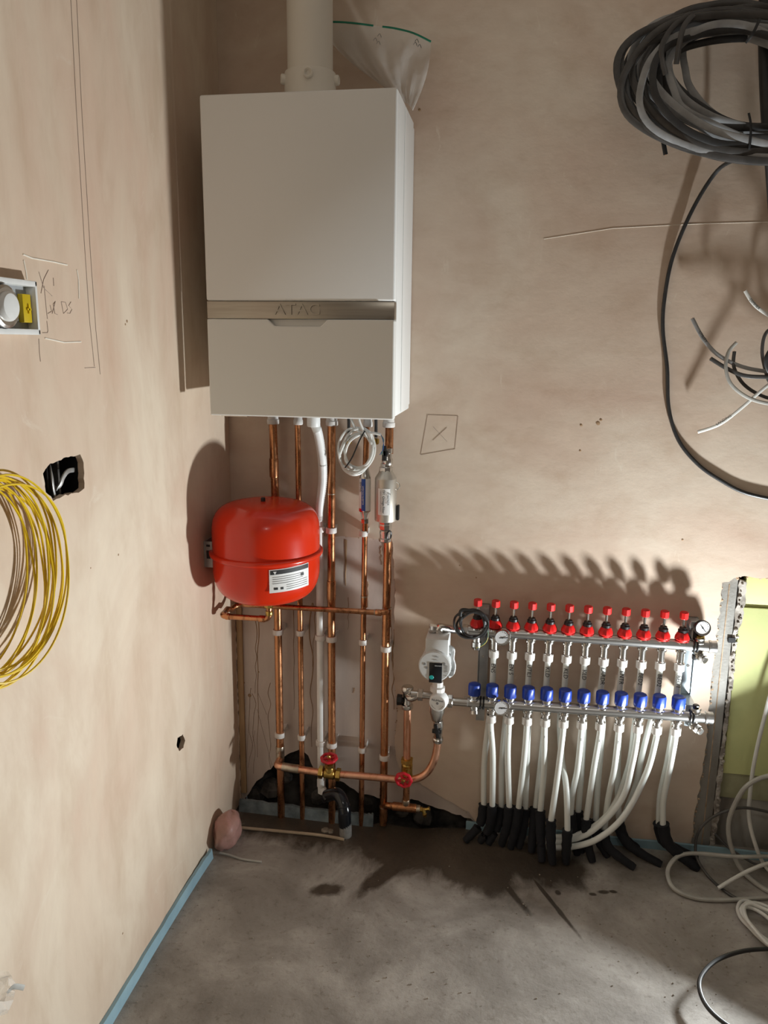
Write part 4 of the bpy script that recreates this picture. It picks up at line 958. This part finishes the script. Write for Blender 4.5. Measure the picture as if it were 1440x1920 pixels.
sl_l = {0:((923,1510,.08),[(918,1550)],(900,1580)), 1:((955,1512,.08),[(950,1550)],(940,1586)), 2:((972,1514,.08),[(966,1555)],(957,1592)), 3:((1013,1520,.08),[(1014,1570)],(1016,1618)), 4:((1033,1538,.118),[(1033,1580)],(1036,1622)),
        5:((1070,1526,.07),[(1076,1565)],(1082,1604)), 6:((1099,1536,.08),[(1100,1575)],(1111,1618)), 7:((1132,1556,.06),[(1142,1590)],(1190,1630)), 10:((1243,1545,.08),[(1255,1585)],(1308,1631))}
for which, ends, paths, sls, grp in (('upper', ends_u, up_path, sl_u, 'white tubes from the upper rail'), ('lower', ends_l, lo_path, sl_l, 'white tubes from the lower rail')):
    for i in range(11):
        e = ends[i]
        pts = [e+Z*.004, e-Z*.02] + ([Vector((e.x-.001,-.047,e.z-.10))] if which == 'upper' else []) + [W(*q) for q in paths[i]]
        if which == 'upper':
            lab_ = f'white tube with handwritten marking, {ords[i]} from left on the upper rail'
        else: lab_ = f'white tube below a blue cap, {ords[i]} from left on the lower rail'
        t = thing('heating_tube', lab_, 'tube', pts[-1], grp)
        b = MB(); b.tube(pts, .0082, 12, 8); b.build('tube', 'pex', t)
        if which == 'upper':
            o_ = e - Z*.031; text('handwriting', texts[i], .0165, (o_.x-.0005,o_.y-.0088,o_.z), -Z, X, 'print', t, .0001, .95, shear=.1)
        else:
            for k in range(2): b = MB(); c = e-Z*(.03+.004*k); b.box((c.x-.0008,c.y-.0086,c.z-.001),(c.x+.0008,c.y-.0080,c.z+.001)); b.build('print_mark', 'print', t)
        if i in sls:
            tp, md, bt = sls[i]; T_ = W(*tp); Bp = F(*bt); Bp = Vector((Bp.x, Bp.y, .004))
            mid = [T_.lerp(Bp, .45) + Vector((0, .012 if abs(bt[0]-tp[0]) > 40 else 0, -.010 if abs(bt[0]-tp[0]) > 40 else 0))]
            mid = [W(md[0][0], md[0][1], -(T_.y*.55+Bp.y*.45))]
            sleeve_geom(T_, mid, Bp, .0140 if i != 10 else .0165).build('sleeve', 'sleeve', t)

# ================================================================== WORK LAMP (just outside the frame at the right)
lt = thing('work_lamp', 'round dark work lamp lying at the right edge, glowing', 'lamp', (LAMP_POS.x-.02,LAMP_POS.y-.03,0))
back = LAMP_POS - LAMP_DIR*.004
b = MB(); b.lathe(back-LAMP_DIR*.045, LAMP_DIR, [(0,.025),(.006,.040),(.020,.050),(.040,.052),(.044,.050)], 32); hd_ = b.build('head', 'lampbody', lt)
b = MB(); b.lathe(back-LAMP_DIR*.0015, LAMP_DIR, [(0,.046),(.0015,.046)], 32); b.build('lens', 'lampglass', hd_)
bs = Vector((LAMP_POS.x+.015,LAMP_POS.y+.005,0))
b = MB(); b.lathe((bs.x,bs.y,.001), Z, [(0,.055),(.012,.055),(.016,.048),(.020,.020)], 28); b.build('base', 'lampbody', lt)
b = MB(); b.tube([(bs.x,bs.y,.015),(bs.x+.01,bs.y+.01,.09),back-LAMP_DIR*.035], .009, 12, 5); b.build('neck', 'lampbody', lt)

# ================================================================== CABLES, upper right
rn = random.Random(33)
coil = thing('cable_coil', 'big hanging coil of dark grey flat cable in the top right corner', 'cable coil', W(1400,300,.12))
def coil_loop(cu_, cv_, a_, b__, tilt, off, wv, mt, ph, i):
    P = []
    for k in range(16):
        t_ = 2*math.pi*k/16+ph
        du = a_*math.cos(t_)*(1+.05*math.sin(3*t_+i)); dv = b__*math.sin(t_)*(1+.06*math.sin(2*t_+i*1.7))
        u = cu_+du*math.cos(tilt)-dv*math.sin(tilt); v = cv_+du*math.sin(tilt)+dv*math.cos(tilt)
        P.append(W(u+rn.uniform(-4,4), v+rn.uniform(-4,4), off+wv*math.sin(t_*2+i)+.02*math.sin(t_)))
    b = MB(); b.ribbon(P, .0150, .0062, 5, True, up=(.15,1,.25)); return b.build('cable_loop', mt, coil)
specs = []
for i in range(22):
    q = i/21; k = (i*7) % 22/21
    specs.append((1402+rn.uniform(-10,14), 152+rn.uniform(-10,12)+14*q, 240-95*k**1.3, 146-66*k**1.2, .05+.45*k*rn.random(), .09+.10*q))
for i, (a, c, d, e, f_, g) in enumerate(specs):
    coil_loop(a, c, d, e, f_, g, .010, 'gcable2' if i in (3,4,9,11,15,18,20) else ('gcable' if i % 3 else 'rubber'), rn.uniform(0,6), i)
for pts in ([(1268,120,.19),(1280,55,.195),(1300,28,.18),(1292,40,.16)],[(1248,140,.19),(1240,92,.19),(1262,50,.185),(1295,26,.18)]):
    b = MB(); b.ribbon([W(*q) for q in pts], .0115, .0055, 6, up=(.15,1,.25)); b.build('loose_turn', 'gcable', coil)
b = MB(); b.ribbon([W(1404,212,.21),W(1408,240,.215),W(1403,285,.20),W(1385,300,.17)], .005, .002, 5, up=(0,1,0)); b.build('cable_tie', 'tie', coil)
b = MB(); b.ribbon([W(1425,35,.20),W(1412,62,.215),W(1398,80,.20)], .006, .002, 5, up=(0,1,0)); b.build('cable_tie', 'tie', coil)
def cut_cable(name, label, pts, r, mt, flat=None, core='cu_core', txt=None, tpos=None, tsize=.008):
    P = [W(*q) for q in pts]
    t = thing(name, label, 'cable', min(P, key=lambda p: p.z))
    b = MB()
    if flat: b.ribbon(P, flat[0], flat[1], 6, up=(0,1,.1))
    else: b.tube(P, r, 10, 6)
    b.build('sheath', mt, t)
    d = (P[0]-P[1]).normalized(); b = MB(); b.cyl(P[0]-d*.001, P[0]+d*.0012, (flat[1] if flat else r)*.35, None, 8); b.build('core', core, t)
    if txt:
        a, c = W(*tpos[0]), W(*tpos[1]); xd = (c-a).normalized(); nn = Vector((0,-1,0)); yd = nn.cross(xd).normalized()
        text('handwriting', txt, tsize, (a+c)/2, xd, yd, 'print', t, .0001)
    return t
cut_cable('cut_cable_tail', 'short dark cable end poking down from the big coil', [(1248,290,.13),(1243,262,.13),(1240,240,.12)], .005, 'rubber', (.010,.005))
cut_cable('cable', 'single thin black cable curving down the wall from the coil', [(1400,290,.14),(1385,297,.11),(1345,320,.03),(1300,390,.012),(1262,480,.007),(1246,560,.006),(1243,620,.006),(1251,690,.006),(1254,765,.006),(1272,825,.006),(1308,870,.006),(1350,900,.006),(1400,925,.006),(1480,942,.006)], .0047, 'rubber')
b = MB(); b.tube([W(1436,-60,.10),W(1432,60,.10),W(1436,200,.11),W(1444,300,.10),W(1452,420,.06),W(1462,560,.03)], .012, 12, 6)
tag(b.build('trunk_cable', 'rubber'), 'thick black upright cable behind the coil at the right edge', 'cable')
# cut ends sprouting from the wall opening
cut_cable('cut_cable_end', 'grey cut cable with black handwriting, highest of the dark ends', [(1298,597,.03),(1320,637,.04),(1350,668,.05),(1400,690,.055),(1470,700,.05),(1520,705,.02)], .005, 'gcable2', (.0095,.0055), txt='UTILITY', tpos=((1309,618,.0385),(1327,645,.0465)), tsize=.009)
cut_cable('cut_cable_end', 'black cut cable just below the grey written one', [(1332,672,.05),(1365,692,.055),(1400,705,.06),(1460,707,.055),(1520,708,.02)], .005, 'gcable', (.010,.0055))
cut_cable('cut_cable_end', 'brown-grey cable bending up with a cut tip', [(1381,642,.06),(1366,660,.062),(1361,690,.065),(1372,722,.065),(1408,748,.06),(1460,760,.05),(1520,765,.02)], .0045, 'fcable', (.0085,.005))
cut_cable('cut_cable_end', 'black cable bending up just right of the brown-grey one', [(1377,659,.05),(1376,688,.055),(1394,720,.055),(1428,742,.05),(1470,752,.045),(1520,755,.02)], .0045, 'gcable', (.0085,.005))
cut_cable('cut_cable_end', 'long white cut cable pointing down left with handwriting', [(1308,810,.03),(1350,795,.045),(1390,765,.055),(1440,722,.06),(1490,690,.04),(1520,680,.02)], .0042, 'wcable', (.0080,.0050), txt='LANDING', tpos=((1340,798,.0455),(1374,777,.0545)), tsize=.009)
cut_cable('cut_cable_end', 'white cut cable at right edge, highest of the ends', [(1397,545,.06),(1408,563,.06),(1422,578,.06),(1450,596,.055),(1500,620,.03)], .0045, 'wcable', (.0085,.0055), txt='DIMMER', tpos=((1406,561,.0635),(1424,580,.0635)), tsize=.009)
b = MB(); b.tube([W(1470,606,.05),W(1438,622,.05),W(1429,655,.05),W(1434,690,.05),W(1446,720,.05),W(1480,735,.04)], .004, 10, 6)
tag(b.build('cable_bend', 'gcable'), 'dark cable looping back at the right edge among the cut ends', 'cable')
# cut pieces casting wide shadows: cables running towards the room at the right edge
b = MB(); b.ribbon([W(1500,640,.02),W(1470,640,.08),W(1446,655,.10),W(1436,680,.10),W(1452,705,.08),W(1500,715,.02)], .010, .0055, 6, up=(0,1,0))
tag(b.build('cable_bend', 'rubber'), 'flat black cable loop at the very right edge below the white end', 'cable')

# ================================================================== LEFT WALL THINGS
yc = thing('fibre_coil', 'coil of thin bright yellow cable hanging on the left wall', 'cable coil', (.02,-1.03,.885))
rn = random.Random(8)
for i in range(15):
    cy_, cz_ = -1.088+rn.uniform(-.012,.012)-(.030 if i % 3 == 0 else 0), 1.053+rn.uniform(-.012,.012)
    ry, rz = .158+rn.uniform(-.016,.006), .150+rn.uniform(-.010,.006); x0 = .012+.003*i
    P = []
    for k in range(18):
        t_ = 2*math.pi*k/18
        P.append(Vector((max(.004, x0+.006*math.sin(t_+i)+(.012*max(0,-math.sin(t_)))), cy_+ry*math.cos(t_)*(1+.02*math.sin(2*t_+i)), cz_+rz*math.sin(t_)*(1+.015*math.sin(3*t_+i*2)))))
    b = MB(); b.tube(P, .00175, 6, 4, True); b.build('cable_loop', 'yellow', yc)
# open recessed metal box
c = L(119,895); rb = thing('recessed_box', 'black recessed metal socket box sunk into the left wall plaster', 'socket box', (-.02,c.y,c.z-.04))
y0, y1, z0, z1 = L(84,900).y-.004, L(157,890).y+.004, c.z-.045, c.z+.045
b = MB(); b.box((-.046,y0,z0),(-.044,y1,z1)); b.box((-.046,y0-.002,z0),(-.013,y0,z1)); b.box((-.046,y1,z0),(-.013,y1+.002,z1)); b.box((-.046,y0,z0-.002),(-.013,y1,z0)); b.box((-.046,y0,z1),(-.013,y1,z1+.002)); b.build('box', 'black', rb)
b = MB(); b.ribbon([L(100,912,-.035),L(105,917,-.015),L(113,909,-.006),L(119,894,-.004),L(128,883,-.006),L(142,881,-.025)], .009, .004, 6, up=(1,0,0)); b.build('strap', 'zinc', rb)
b = MB(); b.ribbon([L(93,870,-.03),L(97,890,-.008),L(100,915,-.006),L(103,930,-.012)], .006, .003, 5, up=(1,0,0)); b.build('inner_flange', 'zinc', rb)
b = MB(); b.box((-.040,L(128,890).y,z0),(-.020,L(130,890).y+.002,z1)); b.build('divider', 'gcable', rb)
# white box with chrome fitting at the left edge
pa, pb = L(70,530,.02), L(76,628,.02)
zt_, zb_, yr = pa.z+.002, pb.z, pa.y-.001; yl = yr-.19
wbx = thing('white_wall_box', 'white rectangular wall box with chrome ring fitting at the left edge', 'wall box', (.015,(yl+yr)/2,zb_))
t_ = .009; dp_ = .020
b = MB(); b.box((.0005,yl,zb_),(dp_,yr,zb_+t_)); b.box((.0005,yl,zt_-t_),(dp_,yr,zt_)); b.box((.0005,yr-t_*.7,zb_),(dp_,yr,zt_)); b.box((.0005,yl,zb_),(dp_,yl+t_,zt_)); b.build('frame', 'white', wbx, bevel=.0015)
b = MB(); b.box((.0004,yl+.004,zb_+.004),(.003,yr-.004,zt_-.004)); b.build('back_tray', 'tray', wbx)
cz_ = (zt_+zb_)/2-.001; cy_ = yr-.092
b = MB(); b.lathe((.003,cy_,cz_), X, [(0,.034),(.004,.036),(.008,.036),(.010,.033),(.012,.030),(.014,.030),(.016,.032),(.022,.032),(.024,.028)], 36); rg = b.build('chrome_ring', 'chrome', wbx, angle=25)
b = MB(); b.lathe((.024,cy_,cz_), X, [(0,.0225),(.006,.0220),(.010,.019),(.012,.010)], 30); b.build('white_cap', 'white', rg)
b = MB(); b.torus((.020,cy_,cz_), X, .0315, .0018, 36, 6); b.build('black_seal', 'black', rg)
b = MB(); b.box((.003,yr-.030,cz_-.022),(.012,yr-.008,cz_+.022)); yt = b.build('terminal_block', 'terminal', wbx, bevel=.001)
b = MB(); b.box((.012,yr-.022,cz_-.003),(.0145,yr-.012,cz_-.000)); b.box((.012,yr-.0185,cz_-.008),(.0145,yr-.0155,cz_+.006)); b.build('terminal_screw', 'yellow', yt)
# crumpled clear wrap at the lower left edge
wr = thing('plastic_wrap', 'crumpled clear plastic wrap sticking in at lower left edge', 'plastic wrap', L(8,1880,.06))
b = MB(); rn = random.Random(12); n1, n2 = 9, 9
for j in range(n2):
    for i in range(n1):
        s, q = i/(n1-1), j/(n2-1)
        u = -70+s*100*(1-.25*abs(q-.4)); v = 1812+q*95+s*18*(1-q)*0 - s*10*(q-.5)
        b.v.append(L(u+rn.uniform(-5,5), v+rn.uniform(-6,6), .05+rn.uniform(-.03,.03)))
for j in range(n2-1):
    for i in range(n1-1): q = j*n1+i; b.f.append((q,q+1,q+n1+1,q+n1))
b.build('film', 'film2', wr, angle=20)
b = MB(); b.ribbon([L(14,1862,.07),L(26,1850,.075),L(45,1852,.08)], .008, .0012, 4, up=(1,0,0)); b.build('tape_tail', 'fcable', wr)

# ================================================================== FLOOR THINGS
# pink wrapped insulation lump in the corner
pc_ = F(428,1592); pl = thing('insulation_bundle', 'pink fibrous bundle wrapped in film wedged in the floor corner', 'insulation', (pc_.x,pc_.y,0))
b = MB(); rn = random.Random(6); C0 = Vector((.036,-.205,.046)); n1, n2 = 24, 14
for j in range(n2+1):
    ph = math.pi*j/n2
    for i in range(n1):
        th = 2*math.pi*i/n1; s = 1+.10*math.sin(3*th+j*.7)+.06*math.sin(5*th-j)+.05*math.sin(9*th+4*ph)+.05*abs(math.sin(4*ph+2*th))+rn.uniform(-.04,.04)
        p = Vector(((.036*math.sin(ph)*math.cos(th)*s), .058*math.sin(ph)*math.sin(th)*s, .054*math.cos(ph)*(1+.05*math.sin(2*th))))
        p = Matrix.Rotation(-.45,3,'X') @ p; p.x += .25*p.z*.4; b.v.append(C0+p)
for j in range(n2):
    for i in range(n1): b.f.append((j*n1+i,j*n1+(i+1)%n1,(j+1)*n1+(i+1)%n1,(j+1)*n1+i))
b.build('wool', 'pink', pl, angle=70)
b = MB(); b.tube([F(412,1599,.006),F(430,1603,.005),F(455,1611,.004),F(490,1616,.003)], .003, 8, 5); tag(b.build('twine', 'fcable'), 'short pale twine trailing from below the pink bundle', 'twine')
P = [F(452,1552,.006),F(530,1559,.005),F(600,1566,.005),F(645,1574,.004)]
b = MB(); b.tube(P, .0046, 10, 4); tag(b.build('wooden_dowel', 'wood'), 'thin pale wooden stick lying on the damp floor', 'stick')
c = F(610,1556,.004); b = MB(); b.lathe(c-Z*.004, Z, [(0,.012),(.004,.013),(.008,.008)], 7); b.lathe(c+X*.016-Z*.004, Z, [(0,.010),(.005,.008)], 7); tag(b.build('rubble_chunk', 'dust'), 'pale rubble chunk beside the black waste elbow', 'rubble')
# floor cables
def fcab(name, label, pts, r, mt, flat=None):
    P = [F(u, v, h) for u, v, h in pts]; b = MB()
    if flat: b.ribbon(P, flat[0], flat[1], 7, up=(0,0,1))
    else: b.tube(P, r, 10, 7)
    return tag(b.build(name, mt), label, 'cable')
fcab('floor_cable', 'thick dusty white cable making a flat loop on the floor at right', [(1500,1610,.07),(1440,1606,.065),(1380,1606,.06),(1310,1600,.05),(1275,1604,.045),(1256,1622,.035),(1252,1642,.022),(1262,1664,.012),(1290,1680,.007),(1330,1687,.006),(1390,1686,.006),(1470,1680,.006)], .0058, 'fcable', (.011,.008))
ft = thing('floor_cable', 'white cable with a cut tip pointing left inside the floor loop', 'cable', F(1350,1662,.01))
P = [F(1352,1662,.014),F(1375,1648,.03),F(1405,1632,.05),F(1440,1619,.06),F(1500,1606,.07)]
b = MB(); b.tube(P, .0052, 10, 6); b.build('sheath', 'wcable', ft); b = MB(); d = (P[0]-P[1]).normalized(); b.cyl(P[0]-d*.001, P[0]+d*.009, .0048, None, 10); b.build('cut_tip', 'white', ft)
def wcab(name, label, pts, r, mt):
    P = [W(*q) for q in pts]
    P = [p if p.z > r else F(q[0], q[1], r+.0005) for p, q in zip(P, pts)]
    b = MB(); b.tube(P, r, 10, 7); return tag(b.build(name, mt), label, 'cable')
wcab('riser_cable', 'white cable hanging in front of the yellow board', [(1500,1180,.03),(1455,1270,.03),(1432,1350,.035),(1414,1430,.04),(1406,1490,.045),(1404,1530,.05),(1412,1570,.06),(1432,1620,.07),(1470,1660,.08)], .0052, 'wcable')
wcab('riser_cable', 'grey cable arching in front of the lower stud bay', [(1500,1452,.10),(1440,1455,.09),(1400,1474,.08),(1377,1510,.07),(1366,1545,.065),(1370,1585,.07),(1390,1630,.09),(1430,1665,.11),(1480,1690,.12)], .0062, 'fcable')
wcab('riser_cable', 'dark blue-grey cable arching low near the stud foot', [(1480,1535,.06),(1430,1520,.06),(1385,1515,.06),(1340,1530,.06),(1312,1555,.065),(1304,1585,.07),(1308,1612,.085),(1330,1645,.11),(1365,1675,.135),(1400,1692,.15),(1440,1705,.16)], .0040, 'gcable')
fcab('floor_cable', 'thin black cable lying behind the loop beside the stud', [(1322,1547,.07),(1345,1568,.05),(1370,1592,.03),(1420,1622,.012),(1480,1640,.006)], .0035, 'gcable')
wcoil = thing('floor_cable_coil', 'bundle of white cable coiled on the floor at right edge', 'cable coil', F(1430,1740))
rn = random.Random(17)
for i, (cu_, cv_, a_, b__, rot) in enumerate(((1440,1738,70,26,.70),(1443,1741,66,22,.70),(1446,1735,62,27,.66),(1440,1744,64,17,.72),(1450,1746,70,24,.74))):
    P = []
    for k in range(16):
        th = 2*math.pi*k/16; du, dv = a_*math.cos(th), b__*math.sin(th)
        P.append(F(cu_+du*math.cos(rot)-dv*math.sin(rot)+rn.uniform(-1.5,1.5), cv_+du*math.sin(rot)+dv*math.cos(rot)+rn.uniform(-1.5,1.5), .006+.006*i+rn.uniform(0,.004)))
    b = MB(); b.tube(P, .0046, 10, 5, True); b.build('cable_loop', 'wcable', wcoil)
fcab('floor_cable', 'black cable curving across the bright floor at bottom right', [(1520,1776,.05),(1440,1779,.045),(1390,1784,.045),(1345,1800,.042),(1318,1825,.040),(1311,1850,.036),(1322,1882,.030),(1350,1912,.020),(1400,1945,.010),(1470,1985,.006)], .0048, 'rubber')
# scattered grit
b = MB(); rn = random.Random(40)
spots = [(rn.uniform(1240,1440), rn.uniform(1690,1900)) for _ in range(60)] + [(rn.uniform(240,420), 1600+rn.uniform(0,300)) for _ in range(70)] + [(rn.uniform(430,1250), rn.uniform(1600,1910)) for _ in range(90)]
for u, v in spots:
    p = F(u, v)
    if p.x < .02: continue
    r = rn.uniform(.0008,.0024); b.lathe(p+Z*.0002, (rn.uniform(-.4,.4),rn.uniform(-.4,.4),1), [(0,r*.8),(r*.6,r),(r*1.1,r*.4)], 5)
tag(b.build('floor_grit', 'dust'), 'loose plaster grit scattered over the concrete floor', 'grit', kind='stuff')
